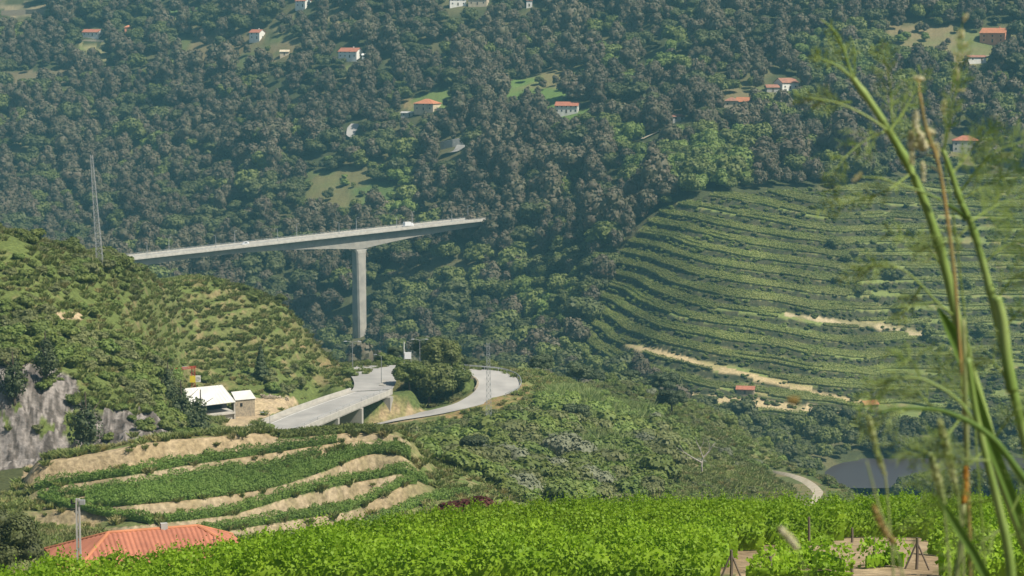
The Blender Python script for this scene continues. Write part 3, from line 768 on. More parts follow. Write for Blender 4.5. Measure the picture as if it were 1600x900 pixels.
# ------------------------------------------------------------------ where trees must leave the view of something open (real clearings)
BR_L = [(150, 415), (205, 402), (430, 383), (640, 360), (745, 346), (745, 372), (600, 392), (590, 410), (576, 430), (574, 515), (568, 538), (549, 540), (547, 400), (430, 400), (200, 425)]
CLEAR = [  # polygon in the photograph, nearest / farthest distance where growth is kept away
 (BR_L, 640, 1330),
 ([(375, 690), (372, 670), (540, 570), (640, 572), (620, 600), (575, 690)], 400, 612),
 ([(568, 672), (690, 648), (748, 605), (735, 574), (800, 576), (820, 600), (795, 625), (690, 655), (575, 675)], 520, 612),
 ([(322, 660), (318, 632), (283, 634), (285, 600), (350, 596), (402, 606), (405, 625), (480, 628), (440, 642), (372, 672)], 380, 560),
 ([(1200, 732), (1240, 736), (1290, 762), (1288, 790), (1250, 790)], 450, 760),
]
HOUSES = [  # u, v of the foot, width px, height px  (clearing boxes for the far houses)
 (147, 56, 30, 14), (201, 49, 13, 9), (404, 61, 22, 20), (474, 11, 24, 14), (552, 91, 38, 20), (668, 172, 40, 24), (637, 182, 22, 12), (887, 175, 40, 16), (1228, 138, 34, 17), (1150, 167, 34, 22),
 (1556, 66, 42, 24), (1508, 236, 48, 34), (1525, 96, 40, 13), (735, 8, 80, 14), (1058, 190, 22, 12), (445, 86, 16, 9), (1165, 616, 34, 16), (1358, 636, 28, 12), (828, 10, 10, 12),
 (706, 240, 36, 24), (551, 212, 18, 24), (570, 90, 24, 12), (1012, 217, 26, 10), (30, 20, 80, 14), (758, 259, 40, 5)]
for (u, v, w, h) in HOUSES:
    CLEAR.append(([(u - w / 2, v - h), (u + w / 2, v - h), (u + w / 2, v + 1), (u - w / 2, v + 1)], 880, 2300))
def clear_of(x, y, r, h):
    """False where a plant of radius r and height h would stand in one of the clearings"""
    z = ground(x, y); ok = np.ones(len(x), bool)
    for poly, a, b in CLEAR:
        m = (y > a) & (y < b)
        if not m.any(): continue
        bad = np.zeros(len(x), bool)
        for fx, fz in ((0, .15), (0, .55), (-.8, .55), (.8, .55), (0, .95), (-.4, .85), (.4, .85), (-.5, .2), (.5, .2)):
            uu, vv = project(x + fx * r, y, z + fz * h); bad |= inpoly(uu, vv, poly)
        ok &= ~(bad & m)
    return ok
def jitter_grid(x0, x1, y0, y1, sp, jit=.42):
    gx, gy = np.meshgrid(np.arange(x0, x1, sp), np.arange(y0, y1, sp))
    gx = gx + rng.uniform(-jit, jit, gx.shape) * sp; gy = gy + rng.uniform(-jit, jit, gy.shape) * sp
    return gx.ravel(), gy.ravel()
def around(x, y, arr):
    a = x / y
    i = np.clip(np.searchsorted(AG, a), 0, len(AG) - 1); j = np.clip(np.searchsorted(YG, y), 0, len(YG) - 1)
    return arr[i, j]

# ------------------------------------------------------------------ WOODED SLOPES
BRIGHT = [[(950, 215), (1180, 215), (1180, 300), (1050, 325), (950, 300)], [(470, 255), (650, 255), (650, 345), (470, 340)], [(815, 440), (905, 445), (905, 520), (815, 520)],
          [(1250, 60), (1450, 60), (1450, 130), (1250, 130)], [(180, 215), (260, 230), (250, 260), (170, 245)], [(930, 90), (1070, 80), (1070, 130), (960, 140)]]
TALL = [(640, 230), (860, 190), (980, 260), (1010, 330), (960, 420), (880, 440), (800, 400), (740, 330)]
def forest_points():
    a1, a2 = aof(-260), aof(1860)
    x1, y1 = jitter_grid(-330, 330, 640, 1150, 6.6)
    x2, y2 = jitter_grid(-640, 640, 1150, 2300, 8.2)
    x, y = np.concatenate([x1, x2]), np.concatenate([y1, y2])
    a = x / y
    m = (a > a1) & (a < a2); x, y = x[m], y[m]
    z = ground(x, y); u, v = project(x, y, z)
    fm = around(x, y, FM.astype(float)) > .5; tm = around(x, y, Tm.astype(float)) > .5
    wet = z < ZC + WATER + .5
    r = rng.random(len(x)); clump = fbm(x / 45, y / 45, 91)
    keep = ~wet & ~(fm & (r > .24)) & (r < .12 + 1.7 * clump)
    keep &= ~(tm & ~((u > 1300) & (clump > .54) & (r < .34)))
    keep &= (y > 905) | ((u >= 1000) & (y > 860))
    keep &= ~((u > 1240) & (v > 655) & (r > .8) & (y < 985))
    x, y, z, u, v, tm, fm = (q[keep] for q in (x, y, z, u, v, tm, fm))
    n = len(x); r = rng.random(n); tn = fbm(x / 35, y / 35, 97); tn2 = fbm(x / 70, y / 70, 99)
    kind = np.full(n, 'brown', object)
    kind[(r < .30) & (tn > .46)] = 'broad'
    kind[(r > .30) & (r < .42)] = 'euca'
    kind[(tn2 > .58) & (r > .6)] = 'broad'
    kind[(tn < .43) & (r > .66)] = 'green'
    tl = inpoly(u, v, TALL); kind[tl & (r < .55)] = 'euca'; kind[tl & (r > .85)] = 'broad'
    low = (v > 400) & (u > 570) & (u < 1000); kind[low & (r < .42)] = 'broad'; kind[low & (r > .68)] = 'green'
    for p in BRIGHT:
        b = inpoly(u, v, p); kind[b & (r < .42)] = 'bright'; kind[b & (r >= .42) & (r < .75)] = 'green'
    rt = inpoly(u, v, [(1200, 100), (1600, 100), (1600, 280), (1200, 290)]); kind[rt & (r > .66)] = 'green'
    edge_ = ((u > 1060) & (v > 590)) | ((u > 1240) & (v > 640)) | tm; kind[edge_ & (r < .5)] = 'green'; kind[edge_ & (r >= .5)] = 'broad'
    sc = 1.12 * np.clip(np.exp(rng.normal(0, .30, n)), .5, 1.9) * (.82 + .4 * fbm(x / 60, y / 60, 93)) * np.where(y > 1400, .95, 1.0)
    sc = np.where(tm, sc * .45, np.where(edge_, sc * .68, sc))
    sc = np.where(fm, sc * .6, sc)
    return x, y, z, u, v, kind, sc
fx, fy, fz, fu, fv, fk, fs = forest_points()
fh = np.where(fk == 'euca', 16, 8.5) * fs
ok = clear_of(fx, fy, 4 * fs, fh)
fx, fy, fz, fu, fv, fk, fs, fh = (q[ok] for q in (fx, fy, fz, fu, fv, fk, fs, fh))
vis = seen(fx, fy, fz + fh * .8) & (fu > -15) & (fu < 1615) & (fv > 5) & (fv < 760)
order = np.argsort(np.where(vis, -fs / fy * np.where(fk == 'euca', 1.3, 1), 1e9))[:292]
order = order[vis[order]]
mask_i = np.zeros(len(fx), bool); mask_i[order] = True
fvar = np.array([random.randrange(len(CR[k])) for k in fk])
FLAB = {'brown': ("olive-brown broadleaf tree among the wooded slope below and beside the tall bridge", "brown-leaved trees of the wooded slope"),
        'broad': ("dark green round-headed tree among the wooded slope below the tall bridge", "dark green trees of the wooded slope"),
        'euca': ("tall narrow eucalyptus with brownish crown on the slope beyond the bridge pier", "tall eucalyptus on the slope"),
        'green': ("mid-green leafy tree in the wooded gorge and at the edge of the terraces", "mid-green trees of the gorge"),
        'bright': ("fresh light green tree standing out among darker trees of the slope", "light green trees of the slope")}
for i in order:
    e = plant(fk[i], (fx[i], fy[i], fz[i] - .3), float(fs[i]), FLAB[fk[i]][0], FLAB[fk[i]][1], var=int(fvar[i]))
    SRC.setdefault((fk[i], int(fvar[i])), e.children[0])
keys = [(k, v_) for k in ('brown', 'broad', 'euca', 'green', 'bright') for v_ in range(len(CR[k]))]
for k in keys:
    if k not in SRC:
        i = int(np.argmax(vis & ~mask_i & (fk == k[0]))); mask_i[i] = True
        SRC[k] = plant(k[0], (fx[i], fy[i], fz[i] - .3), float(fs[i]), FLAB[k[0]][0], FLAB[k[0]][1], var=k[1]).children[0]
rest = ~mask_i
kid = {k: i for i, k in enumerate(keys)}
nR = rest.sum()
scatter("forest", np.stack([fx, fy, fz - .3], 1)[rest], np.stack([fs, fs, fs * rng.uniform(.85, 1.25, len(fs))], 1)[rest],
        np.stack([rng.normal(0, .06, nR), rng.normal(0, .06, nR), rng.uniform(0, 6.28, nR)], 1),
        [kid[(k, int(q))] for k, q in zip(fk[rest], fvar[rest])], [SRC[k] for k in keys], "hazy wooded hillside of olive and dark green trees filling the far slope")

# ------------------------------------------------------------------ SHRUBS of the near hill and the middle slope
DENSE = [[(60, 425), (140, 405), (210, 400), (190, 440), (100, 450)], [(-100, 480), (60, 470), (130, 520), (200, 540), (190, 575), (60, 580), (-100, 580)],
         [(215, 480), (300, 505), (265, 560), (285, 610), (335, 640), (325, 690), (230, 690), (195, 620), (190, 560)],
         [(395, 572), (470, 560), (545, 580), (552, 615), (470, 632), (420, 612)],
         [(570, 672), (720, 655), (800, 632), (880, 605), (1010, 640), (1080, 700), (1010, 790), (700, 800), (640, 735), (600, 705)]]
CANE = [[(830, 610), (900, 595), (1010, 640), (1000, 690), (900, 660), (840, 650)], [(880, 690), (980, 680), (1000, 730), (930, 740)], [(1080, 650), (1170, 690), (1150, 700)]]
OPEN = [[(1020, 725), (1190, 735), (1265, 755), (1270, 800), (1180, 800), (1060, 745)], [(808, 575), (900, 590), (860, 610), (825, 640), (765, 640)]]
def shrub_points():
    xa, ya = jitter_grid(-140, 40, 398, 560, 2.7)
    xb, yb = jitter_grid(-140, 190, 398, 905, 3.5)
    ua = 800 + F * xa / ya; ub = 800 + F * xb / yb
    ka = ua < 560; kb = (ub >= 560) | (yb > 560)
    x, y = np.concatenate([xa[ka], xb[kb]]), np.concatenate([ya[ka], yb[kb]])
    a = x / y; m = (a > aof(-120)) & (a < aof(1500)); x, y = x[m], y[m]
    z = ground(x, y); u, v = project(x, y, z)
    r = rng.random(len(x)); q = fbm(x / 12, y / 12, 111)
    dn = np.zeros(len(x))
    left = (u < 552) & (y < 640) & ~((y < 470) & (u > 330))
    mid = ((u >= 552) & (y < 900)) | ((u > 640) & (y >= 640))
    dn[left] = .05 + .55 * sstep(.51, .64, q[left])
    dn[mid] = .55
    for p in DENSE: dn[inpoly(u, v, p) & (left | mid)] = .93
    for p in OPEN: dn[inpoly(u, v, p) & mid] = .06
    lm = around(x, y, Lm.astype(float)) > .5; lr = around(x, y, Lriser) > .5
    dn[lm] = np.where(lr[lm], .03, .11)
    dn[around(x, y, ROCKM.astype(float)) > .5] = .26
    dn[around(x, y, yard.astype(float)) > .5] = 0
    dn[around(x, y, KN) > .1] = 0
    dn[around(x, y, sand.astype(float)) > .5] = .02
    dn[(u > 1340) & (y > 860)] = 0
    dn[(z < ZC + WATER + 1)] = 0
    dn[inpoly(u, v, [(440, 640), (600, 560), (600, 690), (380, 690)]) & (y < 600)] *= .05
    for P3 in (loop_mid, path_mid, [atz(548, 585, ZR), atz(580, 590, ZR), atz(600, 582, ZR)]):
        for i in range(len(P3) - 1):
            A, B = P3[i], P3[i + 1]; d_ = np.array([B.x - A.x, B.y - A.y])
            t = np.clip(((x - A.x) * d_[0] + (y - A.y) * d_[1]) / (d_ @ d_ + 1e-9), 0, 1)
            dn[np.hypot(x - A.x - t * d_[0], y - A.y - t * d_[1]) < (8.0 if P3 is loop_mid else 5.0 if P3 is path_mid else 11)] = 0
    k = r < dn
    x, y, z, u, v, q = x[k], y[k], z[k], u[k], v[k], q[k]
    n = len(x); r = rng.random(n)
    kind = np.full(n, 'shrub', object)
    kind[(q < .47) | (r < .25)] = 'olive'; kind[(r > .80)] = 'freshsh'; kind[(r > .775) & (r < .80) & (u > 500)] = 'greysh'
    for p in CANE:
        c = inpoly(u, v, p); kind[c & (r < .8)] = 'cane'
    lm0 = around(x, y, Lm.astype(float)) > .5; r5 = rng.random(n)
    kind[lm0 & (r5 < .55)] = 'olive'; kind[lm0 & (r5 >= .55) & (r5 < .9)] = 'freshsh'
    sc = rng.uniform(.5, 1.2, n) * (.7 + .6 * fbm(x / 18, y / 18, 117))
    lm = around(x, y, Lm.astype(float)) > .5; sc[lm] *= rng.uniform(.25, .7, int(lm.sum()))
    dense = np.zeros(n, bool)
    for p in DENSE: dense |= inpoly(u, v, p)
    sc[~dense] *= .72
    sc[dense & (u > 560)] *= rng.uniform(.8, 2.1, int((dense & (u > 560)).sum()))
    sc[kind == 'cane'] *= .8
    sc[(y > 800) & (u > 1290)] *= 1.9
    return x, y, z, u, v, kind, sc
sx, sy, sz_, su, sv, sk, ss = shrub_points()
ok = clear_of(sx, sy, 2 * ss, 2.6 * ss)
sx, sy, sz_, su, sv, sk, ss = (q[ok] for q in (sx, sy, sz_, su, sv, sk, ss))
svis = seen(sx, sy, sz_ + 2 * ss) & (su > -10) & (su < 1610)
svar = np.array([random.randrange(len(CR[k])) for k in sk])
order = np.argsort(np.where(svis, -ss / sy, 1e9))[:286]; order = order[svis[order]]
mi = np.zeros(len(sx), bool); mi[order] = True
def shrub_label(kind, u):
    side = 'l' if u < 552 else 'm'
    return {('shrub', 'l'): ("dark green shrub on the weedy hillside above the rock cutting and warehouse", "shrubs of the near hill"),
            ('olive', 'l'): ("olive-green shrub on the weedy hillside above the rock cutting and warehouse", "olive shrubs of the near hill"),
            ('freshsh', 'l'): ("fresh bright green bush on the weedy hillside above the warehouse", "bright bushes of the near hill"),
            ('greysh', 'l'): ("grey-green bush on the weedy hillside above the warehouse", "grey bushes of the near hill"),
            ('shrub', 'm'): ("dark green shrub in the thicket between the looping road and the vineyard", "shrubs of the thicket"),
            ('olive', 'm'): ("olive-green shrub in the thicket between the looping road and the vineyard", "olive shrubs of the thicket"),
            ('freshsh', 'm'): ("fresh bright green bush in the thicket below the looping road", "bright bushes of the thicket"),
            ('greysh', 'm'): ("pale grey-green bush in the thicket below the looping road", "grey bushes of the thicket"),
            ('cane', 'm'): ("pale green cane clump on the slope below the looping road", "cane clumps"), ('cane', 'l'): ("pale green cane clump on the slope below the looping road", "cane clumps")}[(kind, side)]
skeys = [(k, v_) for k in ('shrub', 'olive', 'freshsh', 'greysh', 'cane') for v_ in range(len(CR[k]))]
for k in skeys:                                       # every kind has at least one plant of its own
    c = np.where(svis & (sk == k[0]) & (svar == k[1]))[0]
    if len(c) and not mi[c].any(): mi[c[np.argmax(ss[c] / sy[c])]] = True
for i in np.where(mi)[0]:
    lb, gr = shrub_label(sk[i], su[i])
    e = plant(sk[i], (sx[i], sy[i], sz_[i] - .15), float(ss[i]), lb, gr, var=int(svar[i]))
    SRC.setdefault((sk[i], int(svar[i])), e)
skeys = [k for k in skeys if k in SRC]
sid = {k: i for i, k in enumerate(skeys)}
rest = ~mi & np.array([(k, int(q)) in sid for k, q in zip(sk, svar)])
# low scrub on the walls between the far terraces
tx, ty = jitter_grid(30, 330, 935, 1340, 2.3)
tr_ = around(tx, ty, Triser) > .5; tx, ty = tx[tr_], ty[tr_]
tu, tv = project(tx, ty, ground(tx, ty))
k_ = (rng.random(len(tx)) < np.where(tu > 1280, .62, .5)) & (tx / ty < aof(1800)); tx, ty = tx[k_], ty[k_]
tk = [('shrub', 0), ('olive', 0), ('shrub', 1)]
tkk = rng.integers(0, 3, len(tx)); ts = rng.uniform(.3, .8, len(tx))
px = np.concatenate([sx[rest], tx]); py = np.concatenate([sy[rest], ty]); ps = np.concatenate([ss[rest], ts])
pk = [sid[(k, int(q))] for k, q in zip(sk[rest], svar[rest])] + [sid[tk[q]] for q in tkk]
nR = len(px)
scatter("undergrowth", np.stack([px, py, ground(px, py) - .15], 1), np.stack([ps, ps, ps * rng.uniform(.8, 1.2, nR)], 1),
        np.stack([rng.normal(0, .08, nR), rng.normal(0, .08, nR), rng.uniform(0, 6.28, nR)], 1), pk, [SRC[k] for k in skeys], "dense green thicket and scrub on the slopes between road and vineyard")
print("trees", len(fx), "shrubs", len(sx), len(tx))

# weeds and dry grass between the shrubs
def weeds():
    x1, y1 = jitter_grid(-140, 150, 398, 760, 1.45)
    x2, y2 = jitter_grid(-80, 20, 175, 398, 1.1)
    x, y = np.concatenate([x1, x2]), np.concatenate([y1, y2])
    a = x / y; m = (a > aof(-80)) & (a < aof(1400)); x, y = x[m], y[m]
    z = ground(x, y); u, v = project(x, y, z); r = rng.random(len(x)); q = fbm(x / 6, y / 6, 131)
    dn = .2 + .65 * sstep(.42, .6, q)
    dn[around(x, y, ROCKM.astype(float)) > .5] = .03; dn[around(x, y, yard.astype(float)) > .5] = .02
    dn[around(x, y, Lm.astype(float)) > .5] += .25
    kn = around(x, y, KN) > .1; dn[kn] = .30; dn[kn & (around(x, y, BANK) > .3)] = .13
    dn[around(x, y, sand.astype(float)) > .5] = .10
    dn[inpoly(u, v, [(440, 640), (640, 560), (740, 570), (640, 640), (600, 690), (380, 690)]) & (y < 615) & (y > 470)] = 0
    for P3 in (loop_mid, path_mid):
        for i in range(len(P3) - 1):
            A, B = P3[i], P3[i + 1]; d_ = np.array([B.x - A.x, B.y - A.y])
            t = np.clip(((x - A.x) * d_[0] + (y - A.y) * d_[1]) / (d_ @ d_ + 1e-9), 0, 1)
            dn[np.hypot(x - A.x - t * d_[0], y - A.y - t * d_[1]) < 5.6] = 0
    k = (r < dn) & seen(x, y, z + .8)
    return x[k], y[k], z[k], q[k]
wx, wy, wz, wq = weeds()
nW = len(wx); print("weeds", nW)
i0 = int(np.argmin(abs(wx + 70) + abs(wy - 500)))
WS = []
for j, (k, nm) in enumerate((('weed', 0), ('weed', 1), ('dry', 0))):
    o = tag(link("weed_tuft" if k == 'weed' else "grass_tuft", CR[k][nm], None, (wx[i0 + j], wy[i0 + j], wz[i0 + j])), ("small green weed tuft on the hillside", "broad green weed tuft on the hillside", "dry straw-coloured grass tuft on the hillside")[j], "weed" if k == 'weed' else "grass")
    WS.append(o)
wi = np.where(rng.random(nW) < .10 + .2 * (wq < .5), 2, rng.integers(0, 2, nW))
wsz = rng.uniform(.6, 1.7, nW)
scatter("grass", np.stack([wx, wy, wz], 1), np.stack([wsz * .85, wsz * .85, wsz], 1), np.stack([np.zeros(nW), np.zeros(nW), rng.uniform(0, 6.28, nW)], 1), wi, WS, "weeds and dry grass growing over the near hillsides")

# ------------------------------------------------------------------ VINE ROWS
def vine_mesh(name, path, h, w, per_m, size, mat, seed, shoots=0.0, fill=.5, low=.15, peaks=False):
    rg = np.random.default_rng(seed)
    Pp = np.array([tuple(p) for p in path], float)
    seg = np.linalg.norm(np.diff(Pp, axis=0), axis=1); cum = np.concatenate([[0], np.cumsum(seg)]); Lg = cum[-1]
    n = int(Lg * per_m)
    s = rg.uniform(0, Lg, n)
    dens = vnoise(s / 1.3, np.full(n, seed * 1.7), 5)          # single plants along the row
    hv = h * ((.78 + .36 * vnoise(s / 2.1, np.full(n, seed * .9), 6)) if not peaks else (.62 + .62 * vnoise(s / .75, np.full(n, seed * .9), 6)))
    t = rg.random(n) ** .8
    zz = (low + (1 - low) * t) * hv
    wv_ = w * (.55 + .6 * dens) * np.where(t < .25, .6, 1.0) * np.sqrt(np.maximum(.05, 1 - np.maximum(0, t - .7) ** 2 * 7))
    sg = np.where(rg.random(n) < .5, -1, 1) * np.sqrt(rg.random(n)) * wv_
    pos = np.stack([np.interp(s, cum, Pp[:, k]) for k in range(3)], 1)
    pos2 = np.stack([np.interp(np.minimum(s + .5, Lg), cum, Pp[:, k]) for k in range(3)], 1); pos1 = np.stack([np.interp(np.maximum(s - .5, 0), cum, Pp[:, k]) for k in range(3)], 1)
    tg = unit(pos2 - pos1); sd = unit(np.cross(tg, np.array([0, 0, 1.])))
    pos = pos + sd * sg[:, None]; pos[:, 2] += zz
    nor = unit(sd * np.sign(sg)[:, None] * .7 + rg.normal(size=(n, 3)) * .65 + np.array([0, 0, .45]))
    sz = np.full(n, size)
    if shoots:
        ns = int(Lg * shoots); c = rg.uniform(0, Lg, ns); hl = h * rg.uniform(.10, .48, ns) * rg.uniform(.4, 1.1, ns); k = 9
        ss_ = np.repeat(c, k); f = np.tile(np.linspace(.1, 1, k), ns)
        lean = np.repeat(rg.normal(0, .25, (ns, 2)), k, axis=0)
        bp = np.stack([np.interp(ss_, cum, Pp[:, q]) for q in range(3)], 1)
        bp[:, 0] += lean[:, 0] * f * .8 + rg.normal(0, .05, ns * k); bp[:, 1] += lean[:, 1] * f * .8 + rg.normal(0, .05, ns * k) + np.repeat(rg.uniform(-w * .5, w * .5, ns), k)
        hb = h * ((.76 + .36 * vnoise(ss_ / 2.1, np.full(ns * k, seed * .9), 6)) if not peaks else (.60 + .62 * vnoise(ss_ / .75, np.full(ns * k, seed * .9), 6)))
        bp[:, 2] += hb * .92 + f * np.repeat(hl, k)
        pos = np.concatenate([pos, bp]); nor = np.concatenate([nor, unit(rg.normal(size=(ns * k, 3)) + np.array([0, -.2, .5]))])
        sz = np.concatenate([sz, size * (1.05 - .5 * f)])
    V, Q = cards(pos, nor, sz, rg)
    Vs, Qs = [V], [Q]
    if fill:                                                    # canes and inner leaves: an uneven dark core
        m = max(2, int(Lg / .8)); ts_ = np.linspace(0, Lg, m)
        cp = np.stack([np.interp(ts_, cum, Pp[:, k]) for k in range(3)], 1)
        tg2 = unit(np.gradient(cp, axis=0)); sd2 = unit(np.cross(tg2, np.array([0, 0, 1.])))
        hh = h * (.5 + .3 * rg.random(m)); ww = w * fill * (.6 + .6 * rg.random(m))
        r0 = cp - sd2 * ww[:, None] * .6 + np.array([0, 0, h * low * .8]); r1 = cp - sd2 * ww[:, None]; r1[:, 2] += hh * .7
        r2 = cp.copy(); r2[:, 2] += hh; r3 = cp + sd2 * ww[:, None]; r3[:, 2] += hh * .7; r4 = cp + sd2 * ww[:, None] * .6 + np.array([0, 0, h * low * .8])
        rr = np.stack([r0, r1, r2, r3, r4], 1).reshape(-1, 3); b = len(V)
        q = [(b + i * 5 + k, b + i * 5 + k + 1, b + i * 5 + k + 6, b + i * 5 + k + 5) for i in range(m - 1) for k in range(4)]
        Vs.append(rr); Qs.append(np.array(q))
    return mesh_np(name, np.concatenate(Vs), np.concatenate(Qs), mat)
def resample(path, step):
    Pp = np.array([tuple(p) for p in path], float); seg = np.linalg.norm(np.diff(Pp, axis=0), axis=1); cum = np.concatenate([[0], np.cumsum(seg)])
    t = np.linspace(0, cum[-1], max(2, int(cum[-1] / step) + 1))
    return np.stack([np.interp(t, cum, Pp[:, k]) for k in range(3)], 1)

# far terraces: rows along every level of the slope, two or three to a terrace
nrow = 0
ysel = np.where((YG > 935) & (YG < 1335))[0]
for lev in range(-36, 6):
    for fr in (.02, .19, .36, .52):
        pts = []; runs = []
        for i in range(0, len(AG), 2):
            if ue[i] < 890 or ue[i] > 1720: continue
            qq = np.maximum.accumulate(TQ0[i, ysel]); val = (lev + fr) * HT
            yq = float(np.interp(val, qq, YG[ysel], left=-1, right=-1)) if qq[0] < val < qq[-1] else -1
            good = False
            if yq > 0:
                j = np.searchsorted(YG, yq)
                good = bool(Tm[i, min(j, len(YG) - 1)]) and Tw[i, min(j, len(YG) - 1)] > .55
                gn = fbm(np.array([AG[i] * yq / 26.]), np.array([lev * 3.3 + fr * 9]), 141)[0]
                if gn < (.34 if fr < .5 else .45): good = False
                if ue[i] > 1330 and gn < .44: good = False
                pu, pv_ = project(AG[i] * yq, yq, float(ground(AG[i] * yq, yq)))
                if any(bool(inpoly(pu, pv_, [(a_, b_2 + (1 if q > len(pp) // 2 else 1)) for q, (a_, b_2) in enumerate(pp)])) for pp in STRIPS): good = False
            if good: pts.append((AG[i] * yq, yq))
            if (not good or i + 2 >= len(AG)) and pts:
                if len(pts) > 5: runs.append(pts)
                pts = []
        if pts and len(pts) > 5: runs.append(pts)
        for r_ in runs:
            xy = np.array(r_); zz = ground(xy[:, 0], xy[:, 1])
            p3 = resample(np.column_stack([xy, zz]), 2.0); p3[:, 2] = ground(p3[:, 0], p3[:, 1])
            o = link("vine_row", vine_mesh("vine_row", p3, 1.8, 1.15, 32, .42, LF['vine_far'], 300 + nrow, fill=.75, low=.1))
            tag(o, "row of vines along a terrace of the far hillside above the river", "vine row", "vine rows of the far terraces")
            nrow += 1
print('far rows', nrow)
_e = BL_END = None

# knoll: the rows that stand on the treads
def knoll_row(k, off, u0, u1, label, seed, gap=None):
    ii_ = [i for i in range(len(AG)) if u0 <= ue[i] <= u1]
    pts = []
    for i in ii_:
        d = ED[k][i] + off
        if off > 0 and k > 0 and d > ED[k - 1][i] - 1.2:
            if len(pts) > 6: break
            pts = []; continue
        pts.append((AG[i] * d, d, 0))
    if len(pts) < 6: return
    p3 = resample(pts, .9); p3[:, 2] = ground(p3[:, 0], p3[:, 1]) - .05
    o = link("vine_row", vine_mesh("vine_row", p3, 1.85, .6, 200, .19, LF['vine_mid'], seed, shoots=2.5, fill=.4, low=.08, peaks=True))
    tag(o, label, "vine row", "vine rows on the terraced knoll")
knoll_row(1, .55, 45, 600, "long vine row directly below the bare sandy bank, topmost on the terraced knoll", 1)
knoll_row(2, .5, 52, 470, "second vine row from the top of the terraced knoll, below a bare bank", 2)
for k, (nm, off) in enumerate((("front", .5), ("second", 2.3), ("third", 4.1), ("fourth", 5.9), ("fifth", 7.7), ("sixth", 9.5))):
    knoll_row(3, off, 125, 640, "%s row of the broad block of vines on the middle terrace of the knoll" % nm, 10 + k)
knoll_row(2, 2.2, 330, 560, "short inner vine row above the broad block on the terraced knoll", 17)
knoll_row(4, .5, 250, 668, "vine row on the terrace below the broad block, curving up to the thicket", 3)
knoll_row(5, .5, 300, 668, "lower vine row rising between two bare banks on the right of the knoll", 4)
knoll_row(6, .5, 420, 735, "lowest vine row of the knoll, beside the dark red tree", 5)
ii_ = [i for i in range(len(AG)) if 432 <= ue[i] <= 592]
p3 = resample([(AG[i] * (ED[0][i] + 1), ED[0][i] + 1, 0) for i in ii_], .9); p3[:, 2] = ground(p3[:, 0], p3[:, 1])
tag(link("hedge", vine_mesh("hedge", p3, 1.5, .8, 150, .22, LF['shrub'], 77, fill=.8, low=.05)), "dark clipped hedge along the top of the knoll in front of the viaduct piers", "hedge")
pth = [hit(u, v, 300, 420) for u, v in ((62, 784), (100, 796), (140, 804), (185, 812), (238, 822))]
p3 = resample(pth, .9); p3[:, 2] = ground(p3[:, 0], p3[:, 1])
tag(link("vine_row", vine_mesh("vine_row", p3, 1.8, .6, 120, .23, LF['vine_mid'], 6, shoots=1, fill=.7)), "dark vine row slanting down the left end of the knoll above the red roof", "vine row", "vine rows on the terraced knoll")

# foreground: the vineyard below the camera
FR = []
for k, yk in enumerate(np.arange(73, 134, 5.0)):
    xs = np.arange(-24, 36, .8)
    ys = yk + .05 * xs
    uu = 800 + F * xs / ys
    zz = ground(xs, ys); uu, vv = project(xs, ys, zz)
    vt = project(xs, ys, zz + 2.0)[1]
    topline = np.interp(uu, [-100, 60, 200, 330, 400, 500, 640, 800, 900, 1000, 1300, 1700], [872, 868, 860, 848, 818, 806, 796, 786, 776, 776, 776, 765])
    keep = (vt > topline - 2) & (uu > -120) & (uu < 1750)
    keep &= ~((uu > 1140) & (vv > np.interp(uu, [1140, 1250, 1420, 1600], [880, 852, 836, 846])) & (yk < 104))
    runs = []; cur = []
    for i in range(len(xs)):
        if keep[i]: cur.append((xs[i], ys[i], zz[i]))
        elif cur:
            runs.append(cur); cur = []
    if cur: runs.append(cur)
    if runs: FR.append(max(runs, key=len))
ORD = ["nearest", "second", "third", "fourth", "fifth", "sixth", "seventh", "eighth", "ninth", "tenth", "eleventh", "twelfth", "thirteenth", "fourteenth", "fifteenth"]
for k, r_ in enumerate(FR):
    o = link("vine_row", vine_mesh("vine_row", r_, 1.75, .65, 380, .125, LF['vine'], 50 + k, shoots=8.0, fill=.5, low=.05, peaks=True))
    tag(o, "%s bright green vine row of the front vineyard, counting away from the camera" % ORD[k], "vine row", "vine rows of the vineyard in front")
# low young vines at the end of the bare patch
for k, (pts, lb) in enumerate([(((1190, 898), (1260, 884), (1320, 896)), "small leafy vines at the lower edge of the bare soil patch"), (((1352, 890), (1390, 884), (1412, 888)), "short vine clump between the bare soil and the braced post"),
                               (((1440, 846), (1520, 852), (1700, 862)), "vine row running off behind the tall fennel stems, the farther one"), (((1450, 868), (1530, 876), (1700, 884)), "vine row running off behind the tall fennel stems, the nearer one"),
                               (((1470, 903), (1560, 903), (1700, 905)), "lowest vines under the tall fennel stems"), (((1165, 903), (1230, 905), (1330, 908)), "lowest vine row at the bottom edge under the bare soil patch"), (((1215, 858), (1262, 853), (1300, 852)), "few vines climbing the tall straight wooden post")]):
    p3 = resample([hit(u, v, 60, 140) for u, v in pts], .5); p3[:, 2] = ground(p3[:, 0], p3[:, 1])
    o = link("vine_row", vine_mesh("vine_row", p3, 1.6 if 2 <= k <= 4 else .95 if k < 5 else .6, .5 if k < 5 else .3, 200 if 2 <= k <= 4 else 90, .15, LF['vine'], 80 + k, shoots=4, fill=.3 if 2 <= k <= 4 else .05, low=.05, peaks=True))
    tag(o, lb, "vine row", "vine rows of the vineyard in front")
#@@OBJECTS

